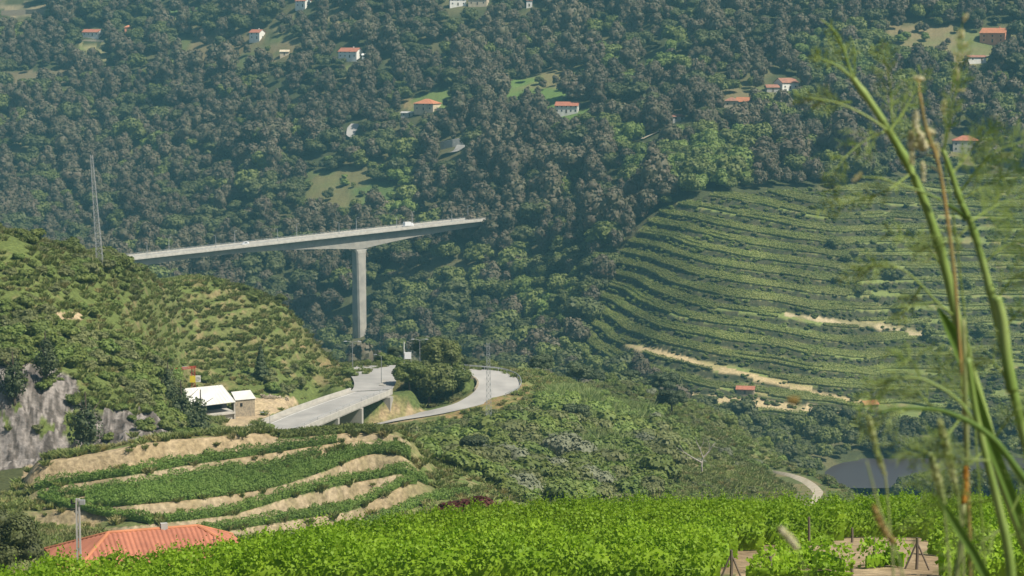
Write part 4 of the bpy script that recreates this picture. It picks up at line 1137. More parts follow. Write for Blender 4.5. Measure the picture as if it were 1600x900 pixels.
# ------------------------------------------------------------------ TALL BRIDGE
BL = at(205, 402, 1200); BRr = at(765, 340.5, 1332)
bdir = (BRr - BL); BLEN = bdir.length; bd = bdir.normalized()
bn = Vector((bd.y, -bd.x, 0)).normalized()                  # towards the camera's side
bridge = empty("road_bridge", tuple(BL), "tall grey concrete road bridge on one slender pier across the wooded gorge", "bridge")
def bt(t, off=0, dz=0):
    return bd * (BLEN * t) + bn * off + Vector((0, 0, dz))
TP_ = .611
def depth_at(t):
    s_ = min(1, abs(t - TP_) * BLEN / 94)
    if t < .2: s_ = min(1, abs(t + .21) * BLEN / 94)
    return 2.7 + 5.6 * (1 - s_) ** 2
def sweep(mb, ts, prof):
    """prof(t) -> list of (offset, dz) closed loop"""
    P0 = [[bt(t, o, z) for o, z in prof(t)] for t in ts]; n = len(P0[0]); b = len(mb.v)
    for loop in P0: mb.v += [tuple(p) for p in loop]
    for i in range(len(ts) - 1):
        for k in range(n): mb.f.append((b + i * n + k, b + i * n + (k + 1) % n, b + (i + 1) * n + (k + 1) % n, b + (i + 1) * n + k))
    mb.f.append(tuple(b + k for k in range(n))[::-1]); mb.f.append(tuple(b + (len(ts) - 1) * n + k for k in range(n)))
ts = list(np.linspace(-.28, 1.04, 60))
mb = MB(); sweep(mb, ts, lambda t: [(-5.6, -.15), (5.6, -.15), (5.6, -.75), (2.9, -1.05), (-2.9, -1.05), (-5.6, -.75)]); mb.build("deck", M['concrete'], bridge)
mb = MB(); sweep(mb, ts, lambda t: [(-2.75, -1.04), (2.75, -1.04), (2.45, -1.0 - depth_at(t)), (-2.45, -1.0 - depth_at(t))]); mb.build("girder", M['concrete'], bridge)
mb = MB(); sweep(mb, ts, lambda t: [(-4.9, -.11), (4.9, -.11), (4.9, -.149), (-4.9, -.149)]); mb.build("road_surface", M['asphalt'], bridge)
for sgn in (1, -1):
    mb = MB(); sweep(mb, ts, lambda t: [(sgn * 5.02, .85), (sgn * 5.35, .85), (sgn * 5.65, -.85), (sgn * 5.61, -.149), (sgn * 4.95, -.148)]); mb.build("parapet", M['concrete_light'], bridge)
    mb = MB()
    for t in np.linspace(-.25, 1.01, 106): mb.box(bt(t, sgn * 5.2, 1.15), (.09, .09, .6))
    for dz in (1.18, 1.45): mb.tube([bt(t, sgn * 5.2, dz) for t in (-.25, 1.01)], [.05, .05], 4)
    mb.build("railing", M['steel'], bridge)
pc = bt(TP_); pb = BL + pc; gz = float(ground(pb.x, pb.y)) - 3 - BL.z
mb = MB()
def ring(z, l, w):
    o = Vector((pc.x, pc.y, z)); bdh = Vector((bd.x, bd.y, 0)).normalized()
    c = .25
    return [o + bdh * (sx_ * l / 2) + bn * (sy_ * w / 2) for sx_, sy_ in ((-1, 1 - c), (-1 + c, 1), (1 - c, 1), (1, 1 - c), (1, -1 + c), (1 - c, -1), (-1 + c, -1), (-1, -1 + c))]
ztop = pc.z - 1.0 - depth_at(TP_) - .003
hz = [(gz, 5.4, 8.4), (ztop - 8, 6.0, 6.4), (ztop - 2.2, 6.2, 6.1), (ztop - .9, 7.2, 5.6), (ztop, 9.4, 5.0)]
for (z0, l0, w0), (z1, l1, w1) in zip(hz[:-1], hz[1:]): mb.hull(ring(z0, l0, w0), ring(z1 - .004, l1, w1))
mb.build("pier", M['concrete'], bridge)
mb = MB(); mb.box((pc.x, pc.y, gz - .6), (10, 10, 3.2), math.atan2(bd.y, bd.x)); mb.build("pier_footing", M['concrete'], bridge)
mb = MB()
for t in np.arange(-.2, 1.0, .026):
    for sg_ in (1, -1):
        z0, z1 = -1.12, -.95 - depth_at(t)
        a_, b_2 = bt(t, sg_ * 2.752, z0), bt(t, sg_ * 2.47, z1); w_ = bd * .07; o_ = bn * (sg_ * .03)
        q_ = [a_ - w_ + o_, a_ + w_ + o_, b_2 + w_ + o_, b_2 - w_ + o_]
        mb.hull(q_, [p - o_ * 2 for p in q_])
mb.build("joint_seams", M['greywall'], bridge)
# lamps on both sides of its deck
def lamp_thing(loc, h, heads, rz, label, group, arm=1.6, r=.09, double=False, mat=None):
    mp = mat or M["pole"]
    e = empty("street_lamp", loc, label, "street lamp", group, rz)
    mb = MB(); mb.tube([(0, 0, -.3), (0, 0, h * .5), (0, 0, h)], [r, r * .8, r * .55], 6); mb.build("pole", mp, e)
    for sgn in ((1, -1) if double else (1,)):
        mb = MB(); mb.tube([(0, 0, h - .15), (sgn * arm * .5, 0, h + .15), (sgn * arm, 0, h + .2)], [r * .5, r * .45, r * .4], 5); mb.build("arm", mp, e)
        mb = MB(); mb.hull([(sgn * arm - .15, -.16, h + .12), (sgn * (arm + .75), -.16, h + .14), (sgn * (arm + .75), .16, h + .14), (sgn * arm - .15, .16, h + .12)] if sgn > 0 else [(sgn * (arm + .75), -.16, h + .14), (sgn * arm + .15, -.16, h + .12), (sgn * arm + .15, .16, h + .12), (sgn * (arm + .75), .16, h + .14)],
                           [(sgn * arm - .1, -.1, h + .32), (sgn * (arm + .6), -.1, h + .28), (sgn * (arm + .6), .1, h + .28), (sgn * arm - .1, .1, h + .32)] if sgn > 0 else [(sgn * (arm + .6), -.1, h + .28), (sgn * arm + .1, -.1, h + .32), (sgn * arm + .1, .1, h + .32), (sgn * (arm + .6), .1, h + .28)])
        mb.build("lamp_head", M['steel'], e)
    return e
brz = math.atan2(bd.y, bd.x)
def deck_point(u, off):
    best = min(np.linspace(-.1, 1.1, 1201), key=lambda t: abs(project(*(BL + bt(t, off)))[0] - u))
    return BL + bt(best, off)
for u in (230, 337, 434, 530, 620, 706):
    lamp_thing(tuple(deck_point(u, 5.25) + Vector((0, 0, .5))), 6.6, 1, brz + math.pi / 2, "slender grey lamp post on the near parapet of the tall bridge", "lamps on the near side of the tall bridge", r=.19, mat=M["steel"])
for u in (264, 367, 464, 557, 644, 731):
    lamp_thing(tuple(deck_point(u, -5.25) + Vector((0, 0, .5))), 7.2, 1, brz - math.pi / 2, "slender grey lamp post on the far parapet of the tall bridge", "lamps on the far side of the tall bridge", r=.19, mat=M["steel"])
def wheels(e, xs, y, r, w=.22):
    for x in xs:
        for s in (1, -1):
            mb = MB(); mb.tube([(x, s * y - w / 2, r), (x, s * y + w / 2, r)], [r, r], 14); wo = mb.build("wheel", M['rubber'], e)
            mb = MB(); mb.tube([(x, s * y - w / 2 - .01, r), (x, s * y + w / 2 + .01, r)], [r * .55, r * .55], 10); mb.build("rim", M['steel'], wo)
def truck(loc, rz):
    e = empty("delivery_truck", loc, "white box truck with low flat tail crossing the tall bridge", "truck", None, rz)
    mb = MB(); mb.box((0, 0, .75), (7.0, 1.0, .25)); mb.build("chassis", M['dark'], e)
    mb = MB(); mb.hull([(2.0, -1.05, .6), (3.6, -1.05, .6), (3.6, 1.05, .6), (2.0, 1.05, .6)], [(2.0, -1, 1.6), (3.55, -1, 1.6), (3.55, 1, 1.6), (2.0, 1, 1.6)])
    mb.hull([(2.0, -1, 1.604), (3.55, -1, 1.604), (3.55, 1, 1.604), (2.0, 1, 1.604)], [(2.05, -.92, 2.5), (3.0, -.92, 2.5), (3.0, .92, 2.5), (2.05, .92, 2.5)]); mb.build("cab", M['whitepaint'], e)
    mb = MB(); mb.hull([(3.50, -.9, 1.65), (3.56, -.9, 1.65), (3.56, .9, 1.65), (3.50, .9, 1.65)], [(3.02, -.85, 2.4), (3.10, -.85, 2.4), (3.10, .85, 2.4), (3.02, .85, 2.4)]); mb.build("windscreen", M['glass'], e)
    mb = MB(); mb.box((-.3, 0, 2.05), (4.2, 2.3, 2.3)); mb.build("cargo_box", M['whitepaint'], e)
    mb = MB(); mb.box((-3.0, 0, 1.05), (1.1, 2.2, .3)); mb.build("tail_lift", M['whitepaint'], e)
    wheels(e, (2.7, -1.6), 1.0, .45)
    return e
def van(loc, rz):
    e = empty("white_van", loc, "small white van driving alone on the left part of the tall bridge", "van", None, rz)
    mb = MB(); mb.hull([(-2.1, -.85, .35), (2.1, -.85, .35), (2.1, .85, .35), (-2.1, .85, .35)], [(-2.05, -.84, 1.15), (2.0, -.84, 1.05), (2.0, .84, 1.05), (-2.05, .84, 1.15)])
    mb.hull([(-2.05, -.83, 1.153), (1.3, -.83, 1.11), (1.3, .83, 1.11), (-2.05, .83, 1.153)], [(-1.95, -.72, 2.0), (.55, -.72, 2.0), (.55, .72, 2.0), (-1.95, .72, 2.0)]); mb.build("body", M['whitepaint'], e)
    for s in (1, -1):
        mb = MB(); mb.hull([(-1.0, s * .80, 1.25), (.9, s * .80, 1.25), (.9, s * .835, 1.25), (-1.0, s * .835, 1.25)], [(-1.0, s * .71, 1.8), (.5, s * .71, 1.8), (.5, s * .77, 1.8), (-1.0, s * .77, 1.8)]); mb.build("side_window", M['glass'], e)
    wheels(e, (1.3, -1.3), .75, .33)
    return e
truck(tuple(deck_point(637, 2.0) + Vector((0, 0, -.1))), brz)
van(tuple(deck_point(383, 2.0) + Vector((0, 0, -.1))), brz + math.pi)

# ------------------------------------------------------------------ VIADUCT AND LOOP ROAD
ZW = ZC + ZR
vl = [atz(382, 673, ZR), atz(450, 645, ZR), atz(505, 625.5, ZR), atz(547, 612, ZR)]
vr = [atz(416, 695, ZR), atz(490, 661, ZR), atz(556, 632.5, ZR), atz(613, 609, ZR)]
ext = (vr[0] - vr[1]).normalized() * 45
vl = [vl[0] + ext] + vl; vr = [vr[0] + ext] + vr
vl, vr = resample(vl, 4), resample(vr, 4)
k_ = min(len(vl), len(vr)); vl = [Vector(vl[int(i * (len(vl) - 1) / (k_ - 1))]) for i in range(k_)]; vr = [Vector(vr[int(i * (len(vr) - 1) / (k_ - 1))]) for i in range(k_)]
viad = empty("road_viaduct", (vr[0].x, vr[0].y, ZW), "grey concrete road viaduct curving past the white-roofed warehouse on wall piers", "viaduct")
O3 = Vector((vr[0].x, vr[0].y, ZW))
def strip_solid(mb, A, B, z1, z0):
    n = len(A); b = len(mb.v)
    for a_, b_2 in zip(A, B):
        for p, z in ((a_, z1), (b_2, z1), (b_2, z0), (a_, z0)): mb.v.append((p.x - O3.x, p.y - O3.y, z))
    for i in range(n - 1):
        for k in range(4): mb.f.append((b + i * 4 + k, b + i * 4 + (k + 1) % 4, b + i * 4 + 4 + (k + 1) % 4, b + i * 4 + 4 + k))
    mb.f.append((b + 3, b + 2, b + 1, b)); e_ = b + (n - 1) * 4; mb.f.append((e_, e_ + 1, e_ + 2, e_ + 3))
def lerp(A, B, t): return [a_ * (1 - t) + b_2 * t for a_, b_2 in zip(A, B)]
mb = MB(); strip_solid(mb, vl, vr, -.06, -1.35); mb.build("deck", M['concrete'], viad)
mb = MB(); strip_solid(mb, lerp(vl, vr, .13), lerp(vl, vr, .955), -.02, -.056); mb.build("road_surface", M['asphalt'], viad)
mb = MB(); strip_solid(mb, lerp(vl, vr, .028), lerp(vl, vr, .128), .12, -.055); mb.build("sidewalk", M['concrete'], viad)
mb = MB(); strip_solid(mb, lerp(vl, vr, -.006), lerp(vl, vr, .026), .95, -.3); mb.build("parapet", M['concrete_light'], viad)
mb = MB(); strip_solid(mb, lerp(vl, vr, .958), lerp(vl, vr, 1.008), .18, -1.1); mb.build("edge_beam", M['concrete_light'], viad)
mb = MB()
for q in (.16, .935): strip_solid(mb, lerp(vl, vr, q), lerp(vl, vr, q + .012), -.014, -.018)
mb.build("edge_line", M['white'], viad)
mb = MB()
rail = lerp(vl, vr, .985)
mb.tube([p - O3 + Vector((0, 0, ZC * 0 + O3.z - ZW + .95)) if False else Vector((p.x - O3.x, p.y - O3.y, .95)) for p in rail], [.06] * len(rail), 5)
for p in rail[::1]: mb.box((p.x - O3.x, p.y - O3.y, .55), (.09, .09, .85))
mb.build("railing", M['steel'], viad)
vdir = (vr[-1] - vr[3]).normalized(); vrz = math.atan2(vdir.y, vdir.x)
for ub in (484, 527, 565):
    j = min(range(len(vr)), key=lambda i: abs(project(vr[i].x, vr[i].y, ZW)[0] - ub))
    c = lerp(vl, vr, .655)[j]; gz = float(ground(c.x, c.y)) - ZW - 2.5
    hgt = -1.352 - gz
    mb = MB(); mb.box((c.x - O3.x, c.y - O3.y, gz + hgt / 2), (1.1, 7.8, hgt), vrz); mb.build("pier_wall", M['concrete'], viad)
A_ = lerp(vl, vr, .5)[-1]; gz = float(ground(A_.x, A_.y)) - ZW - 3
mb = MB(); mb.box((A_.x - O3.x + vdir.x * .3, A_.y - O3.y + vdir.y * .3, (gz - 9 - 1.36) / 2), (2.2, 10.6, 9 - 1.36 - gz - 0 if False else abs(gz - 9 + 1.36)), vrz); mb.build("abutment", M['concrete'], viad)

def ribbon(name, L_, R_, dz, mat, label, kind="structure", step=2.0):
    a_, b_2 = resample(L_, step), resample(R_, step); n = max(len(a_), len(b_2), 12)
    def rs(pts):
        seg = np.linalg.norm(np.diff(pts, axis=0), axis=1); cum = np.concatenate([[0], np.cumsum(seg)]); t = np.linspace(0, cum[-1], n)
        return np.stack([np.interp(t, cum, pts[:, k]) for k in range(3)], 1)
    # match the edges corner by corner, not by length
    def even(pts):
        pts = np.array([tuple(p) for p in pts]); t = np.linspace(0, len(pts) - 1, n)
        return np.stack([pchip(np.arange(len(pts)), pts[:, k], t) for k in range(3)], 1)
    A2, B2 = (even(L_), even(R_)) if len(L_) == len(R_) else (rs(a_), rs(b_2))
    W = 4; V = []
    for i in range(n):
        for w in range(W + 1):
            p = A2[i] * (1 - w / W) + B2[i] * w / W; V.append((p[0], p[1], p[2] + dz))
    Q = [(i * (W + 1) + w, i * (W + 1) + w + 1, (i + 1) * (W + 1) + w + 1, (i + 1) * (W + 1) + w) for i in range(n - 1) for w in range(W)]
    return tag(link(name, mesh_np(name, V, Q, mat)), label, None, None, kind), A2, B2
road, RO, RI = ribbon("road", loop_out, loop_in, .05, M['asphalt'], "grey asphalt road looping down and under the viaduct")
ribbon("road", [vl[-1], atz(552, 607, ZR), atz(553.5, 601, ZR), atz(551, 592, ZR), atz(544, 582, ZR), atz(543, 574.5, ZR), atz(580, 571.5, ZR), atz(640, 571, ZR)],
       [vr[-1], atz(616, 604, ZR), atz(618.5, 599, ZR), atz(619, 593, ZR), atz(618, 588, ZR), atz(619, 585, ZR), atz(625, 583, ZR), atz(640, 583, ZR)], .09, M['asphalt'], "widened grey road behind the viaduct")
ribbon("dirt_track", path_l, path_r, .06, M['track'], "pale dirt track curving above the river")
# guard rail on the outside of the loop
gr = empty("guard_rail", tuple(RO[20]), "weathered grey steel guard rail round the outside of the looping road", "guard rail")
o3 = Vector(RO[20])
sel = [Vector(p) for p in RO[int(len(RO) * .10):int(len(RO) * .62)]]
cen = Vector(np.mean(RI, axis=0))
sel = [p + (p - cen).normalized() * .25 for p in sel]
mb = MB(); b = 0
for p in sel:
    q = p - o3
    for z, w in ((.62, 0), (.95, 0)): mb.v.append((q.x, q.y, q.z + z))
for i in range(len(sel) - 1): mb.f.append((i * 2, i * 2 + 2, i * 2 + 3, i * 2 + 1))
go_ = mb.build("rail", M['steel'], gr)
so2 = go_.modifiers.new("thickness", 'SOLIDIFY'); so2.thickness = .09
mb = MB()
for p in sel[::2]: mb.box(p - o3 + Vector((0, 0, .38)), (.14, .14, 1.0))
mb.build("posts", M['steel'], gr)
# stone kerb wall on the inner bank of the loop
sel = [Vector(p) for p in RI[int(len(RI) * .12):int(len(RI) * .50)]]
mb = MB()
for a_, b_2 in zip(sel[:-1], sel[1:]):
    d_ = (cen - a_).normalized()
    mb.hull([a_ + Vector((0, 0, -.3)) - sel[0], b_2 + Vector((0, 0, -.3)) - sel[0], b_2 + Vector((0, 0, -.3)) - sel[0] + Vector((-.5, 0, 0)), a_ + Vector((0, 0, -.3)) - sel[0] + Vector((-.5, 0, 0))],
            [a_ + Vector((0, 0, .45)) - sel[0], b_2 + Vector((0, 0, .45)) - sel[0], b_2 + Vector((0, 0, .45)) - sel[0] + Vector((-.45, 0, 0)), a_ + Vector((0, 0, .45)) - sel[0] + Vector((-.45, 0, 0))])
tag(mb.build("low_wall", M['stone'], None, tuple(sel[0])), "low stone wall along the inner bank of the road bend", "wall")
# lamps of the viaduct and the junction
lamp_thing(tuple(atz(551, 579, ZR)), 7.6, 2, 0, "double-headed lamp post left of the bridge pier, at the road behind the viaduct", None, double=True, r=.13)
lamp_thing(tuple(atz(596, 600, ZR)), 7.2, 1, 2.6, "single lamp post on the small traffic island behind the viaduct", None, r=.11)
def onground(u, d):
    x = float(aof(u, 570)) * d; return Vector((x, d, float(ground(x, d))))
p = onground(656, 612); lamp_thing(tuple(p), 7.2, 2, 0, "double-headed lamp post beside the white cabinet and the round pine", None, double=True, r=.12)
lamp_thing(tuple(atz(422, 693, ZR)), 6.6, 1, vrz + math.pi / 2, "thin dark lamp post at the near end of the viaduct", None, r=.08)
# traffic island
mb = MB(); pI = [atz(u, v, ZR) for u, v in ((592, 603), (601, 604), (605, 599), (602, 594), (598, 594))]
mb.hull([q - pI[0] + Vector((0, 0, 0)) for q in pI], [q - pI[0] + Vector((0, 0, .22)) for q in pI])
tag(mb.build("traffic_island", M['concrete'], None, tuple(pI[0])), "small kerbed traffic island under a lamp post", "traffic island")
# cabinet on legs with two poles
p = onground(637.5, 611)
e = empty("utility_cabinet", tuple(p), "white metal cabinet on posts between trees above the road", "cabinet")
mb = MB(); mb.box((0, 0, 2.9), (1.75, .7, 1.7)); mb.build("cabinet_body", M['whitepaint'], e)
for x in (-.8, .8):
    mb = MB(); mb.tube([(x, .42, -.4), (x, .42, 4.2)], [.07, .07], 5); mb.build("leg", M['steel'], e)
p = onground(631.5, 611)
e = empty("pole", tuple(p), "plain pale pole left of the white cabinet", "pole")
mb = MB(); mb.tube([(0, 0, -.4), (0, 0, 6.5)], [.12, .10], 6); mb.build("shaft", M['whitepaint'], e)
mb = MB(); mb.tube([(0, 0, 6.5), (0, 0, 6.7)], [.13, .05], 6); mb.build("cap", M['steel'], e)

# ------------------------------------------------------------------ PYLONS
def lattice(loc, h, wb, wt, n, label, lean=(0, 0), arms=(), r=.06):
    e = empty("lattice_pylon", loc, label, "pylon")
    def cx(t): return Vector((lean[0] * h * t, lean[1] * h * t, h * t))
    def corner(t, k):
        w = (wb * (1 - t) + wt * t) / 2
        return cx(t) + Vector(((-1, 1, 1, -1)[k] * w, (-1, -1, 1, 1)[k] * w, 0))
    for k in range(4):
        mb = MB(); mb.tube([corner(-.02, k), corner(1, k)], [r, r * .8], 4); mb.build("leg", M['steel'], e)
    mb = MB()
    tt = 1 - (1 - np.linspace(0, 1, n + 1)) ** 1.0
    for i in range(n):
        for k in range(4):
            mb.bar(corner(tt[i], k), corner(tt[i + 1], (k + 1) % 4), r * .6); mb.bar(corner(tt[i + 1], k), corner(tt[i], (k + 1) % 4), r * .6); mb.bar(corner(tt[i], k), corner(tt[i], (k + 1) % 4), r * .6)
    mb.build("bracing", M['steel'], e)
    for t, w in arms:
        c = cx(t); mb = MB()
        for dy in (-.15, .15): mb.bar(c + Vector((-w, 0, 0)), c + Vector((0, dy, .4)), r * .7); mb.bar(c + Vector((w, 0, 0)), c + Vector((0, dy, .4)), r * .7); mb.bar(c + Vector((-w, 0, 0)), c + Vector((w, 0, 0)), r * .7)
        mb.build("cross_arm", M['steel'], e)
    return e
p = hit(157, 421, 430, 700); sc_ = p.y / F
lattice(tuple(p), 180 * sc_, 10 * sc_, 3.4 * sc_, 22, "tall slim lattice mast rising from the bushes on the near hilltop", (-.058, 0), ((.97, .35),), r=.042)
p = hit(764, 684, 480, 640); sc_ = p.y / F
lattice(tuple(p), 152 * sc_, 10 * sc_, 4.5 * sc_, 16, "shorter lattice pylon standing in the thicket in front of the looping road", (-.008, 0), ((.95, .75), (.86, .6)), r=.05)

# ------------------------------------------------------------------ WAREHOUSE
def quad_slab(mb, c, th):
    c = [Vector(q) for q in c]; n = (c[1] - c[0]).cross(c[2] - c[0]).normalized()
    if n.z < 0: n = -n
    mb.hull([q for q in c] if (c[1] - c[0]).cross(c[2] - c[0]).z > 0 else c[::-1], [q + n * th for q in (c if (c[1] - c[0]).cross(c[2] - c[0]).z > 0 else c[::-1])])
wz = -88.3
p0 = atz(367, 640, wz)                                              # foot below the right corner of the main eave
zg = ZC + wz
def L3(p): return Vector((p[0], p[1], p[2])) - p0
whs = empty("warehouse", tuple(p0), "open-fronted warehouse with a big white sheet roof and a lower stone annex", "warehouse")
ze = 1.9; zr = 4.6
def wp(u, v, z): return atz(u, v, wz + z) - p0
eR, eL = wp(368, 628.5, ze), wp(298, 637, ze)                       # near eave
rR, rL = wp(347, 602, zr), wp(286, 608, zr)                         # ridge
dv = rR - eR; bR, bL = rR + Vector((dv.x, dv.y, -dv.z)) * .45, rL + Vector((dv.x, dv.y, -dv.z)) * .45
mb = MB(); quad_slab(mb, [eL, eR, rR, rL], .12); quad_slab(mb, [rL + Vector((0, .0, .003)), rR + Vector((0, 0, .003)), bR, bL], .12)
rf = mb.build("roof", M['white_metal'], whs)
mb = MB()
for t in np.linspace(.02, .98, 13):
    a_ = eL.lerp(eR, t); b_2 = rL.lerp(rR, t); mb.bar(a_ + Vector((0, 0, .15)), b_2 + Vector((0, 0, .15)), .05)
mb.build("roof_seam", M['white_metal'], rf)
down = lambda q, z=-3.2: Vector((q.x, q.y, z))
inw = (rR - eR); inw.z = 0; inw.normalize()
eR2, eL2 = eR + inw * .5, eL + inw * .5
mb = MB()
along = (eR2 - eL2).normalized()
for q in (eL2, eR2 - along * .15): mb.box((q.x, q.y, (ze - .05 - 3.2) / 2), (.35, .35, ze + 3.1), math.atan2(along.y, along.x))
mb.build("column", M['concrete'], whs)
bk1, bk2 = eL2 + inw * 5.5, eR2 + inw * 5.5
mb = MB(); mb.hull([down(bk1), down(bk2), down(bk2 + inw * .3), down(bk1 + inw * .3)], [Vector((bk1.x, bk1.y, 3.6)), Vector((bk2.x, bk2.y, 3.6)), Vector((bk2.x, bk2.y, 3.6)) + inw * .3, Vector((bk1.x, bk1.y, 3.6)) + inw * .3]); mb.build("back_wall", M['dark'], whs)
mb = MB(); mb.hull([Vector((q.x, q.y, -.75)) for q in (eL2 - inw * .4, eR2 - inw * .4, bk2 - inw * .01, bk1 - inw * .01)], [Vector((q.x, q.y, -.32)) for q in (eL2 - inw * .4, eR2 - inw * .4, bk2 - inw * .01, bk1 - inw * .01)]); mb.build("loading_floor", M['concrete_light'], whs)
mb = MB(); mb.hull([down(q) for q in (eL2 + inw * .3, eR2 + inw * .3, eR2 + inw * .5, eL2 + inw * .5)], [Vector((q.x, q.y, -.76)) for q in (eL2 + inw * .3, eR2 + inw * .3, eR2 + inw * .5, eL2 + inw * .5)]); mb.build("base_wall", M['greywall'], whs)
# annex
aL, aR = wp(367.5, 626, 1.6), wp(400, 623, 1.6); aRb, aLb = wp(391, 610, 2.6), wp(361, 613, 2.6)
mb = MB(); quad_slab(mb, [aL, aR, aRb, aLb], .12); mb.build("annex_roof", M['white_metal'], whs)
ad = (aR - aL).normalized(); an = (aRb - aR); an.z = 0; an.normalize()
f1, f2 = aL + an * .25 + ad * .1, aR + an * .25 - ad * .25; g1, g2 = f1 + an * 5, f2 + an * 5
mb = MB(); mb.hull([down(f1), down(f2), down(g2), down(g1)], [Vector((f1.x, f1.y, 1.58)), Vector((f2.x, f2.y, 1.58)), Vector((g2.x, g2.y, 2.2)), Vector((g1.x, g1.y, 2.2))]); mb.build("annex_wall", M['stone'], whs)
q = f1.lerp(f2, .30); mb = MB(); mb.box((q.x - an.x * .03, q.y - an.y * .03, .45), (.6, .12, .8), math.atan2(ad.y, ad.x)); mb.build("window", M['dark'], whs)
# rough low rubble wall behind the yard
pts = [hit(u, v, 500, 560) for u, v in ((408, 622), (428, 624), (450, 627))]
mb = MB()
for i in range(40):
    t = i / 39 * 2; a_ = pts[int(min(t, 1.999))].lerp(pts[int(min(t, 1.999)) + 1], t % 1 if t < 2 else 1) - pts[0]
    s = random.uniform(.3, .6)
    mb.box(a_ + Vector((0, random.uniform(-.3, .3), random.uniform(.1, .8))), (s * 1.3, s, s), m=Matrix.Rotation(random.uniform(0, 3), 4, Vector((random.random(), random.random(), 1)).normalized()))
tag(mb.build("rubble_wall", M['stone'], None, tuple(pts[0])), "tumbled dark stone wall behind the sandy yard of the warehouse", "wall")

# tower crane behind it: red mast and boom with a two-tone board
p = atz(302.5, 612, -86.5); e = empty("tower_crane", tuple(p), "red tower crane partly hidden behind the warehouse, its boom pointing left", "crane")
def truss(mb, a, b, w, n, r=.06):
    a, b = Vector(a), Vector(b); d = (b - a).normalized(); ref = Vector((0, 0, 1)) if abs(d.z) < .5 else Vector((0, 1, 0))
    e1 = d.cross(ref).normalized() * w / 2; e2 = d.cross(e1).normalized() * w / 2
    cs = [e1 + e2, e1 - e2, -e1 - e2, -e1 + e2]
    for c in cs: mb.bar(a + c, b + c, r)
    for i in range(n):
        s0, s1 = a.lerp(b, i / n), a.lerp(b, (i + 1) / n)
        for k in range(4): mb.bar(s0 + cs[k], s1 + cs[(k + 1) % 4], r * .7)
crz = 5.9
mb = MB(); truss(mb, (0, 0, -3), (0, 0, crz), .75, 10, .06); mb.build("mast", M['red'], e)
mb = MB(); truss(mb, (.6, 0, crz + .05), (-4.2, -5.4, crz + .15), .42, 14, .045); mb.build("boom", M['red'], e)
mb = MB(); mb.box((-1.9, 0, crz - .15), (1.3, .5, .5)); mb.build("counterweight", M['concrete_light'], e)
bw = 17.2 * p.y / F
sg = empty("sign_board", tuple(p + Vector((.0, -.55, 0))), "yellow and white board with a grey ring emblem on the red crane mast", "sign")
mb = MB(); mb.box((-.35 + bw * .0 + .25, 0, 3.1), (bw * .52, .08, 1.55)); mb.build("yellow_panel", M['yellow'], sg)
mb = MB(); mb.box((-.35 + bw * .5 + .255, 0, 3.2), (bw * .47, .08, 1.55)); wpn = mb.build("white_panel", M['white'], sg)
mb = MB(); cx_ = -.35 + bw * .5 + .255
ring_ = [(cx_ + math.cos(a_) * .42, -.05, 3.2 + math.sin(a_) * .42) for a_ in np.linspace(0, 2 * math.pi, 21)]
mb.tube(ring_, [.07] * 21, 5); mb.box((cx_, -.05, 3.2), (.3, .04, .3)); mb.build("emblem", M['greywall'], wpn)

# red mesh fence on the hillside left of the crane
P3 = [hit(u, v, 400, 640) for u, v in ((188, 577), (205, 577), (222, 578), (240, 580), (262, 582))]
e = empty("mesh_fence", tuple(P3[0]), "red site fence stretched across the hillside left of the crane", "fence")
mb = MB()
for a_, b_2 in zip(P3[:-1], P3[1:]):
    for dz in (.35, .6, .85, 1.1): mb.bar(a_ - P3[0] + Vector((0, 0, dz)), b_2 - P3[0] + Vector((0, 0, dz)), .05)
    for t in np.linspace(0, 1, 12): c_ = a_.lerp(b_2, t) - P3[0]; mb.bar(c_ + Vector((0, 0, .3)), c_ + Vector((0, 0, 1.15)), .04)
mb.build("mesh_panel", M['red'], e)
for q in P3:
    mb = MB(); mb.tube([q - P3[0] + Vector((0, 0, -.3)), q - P3[0] + Vector((0, 0, 1.3))], [.06, .05], 5); mb.build("post", M['wood'], e)

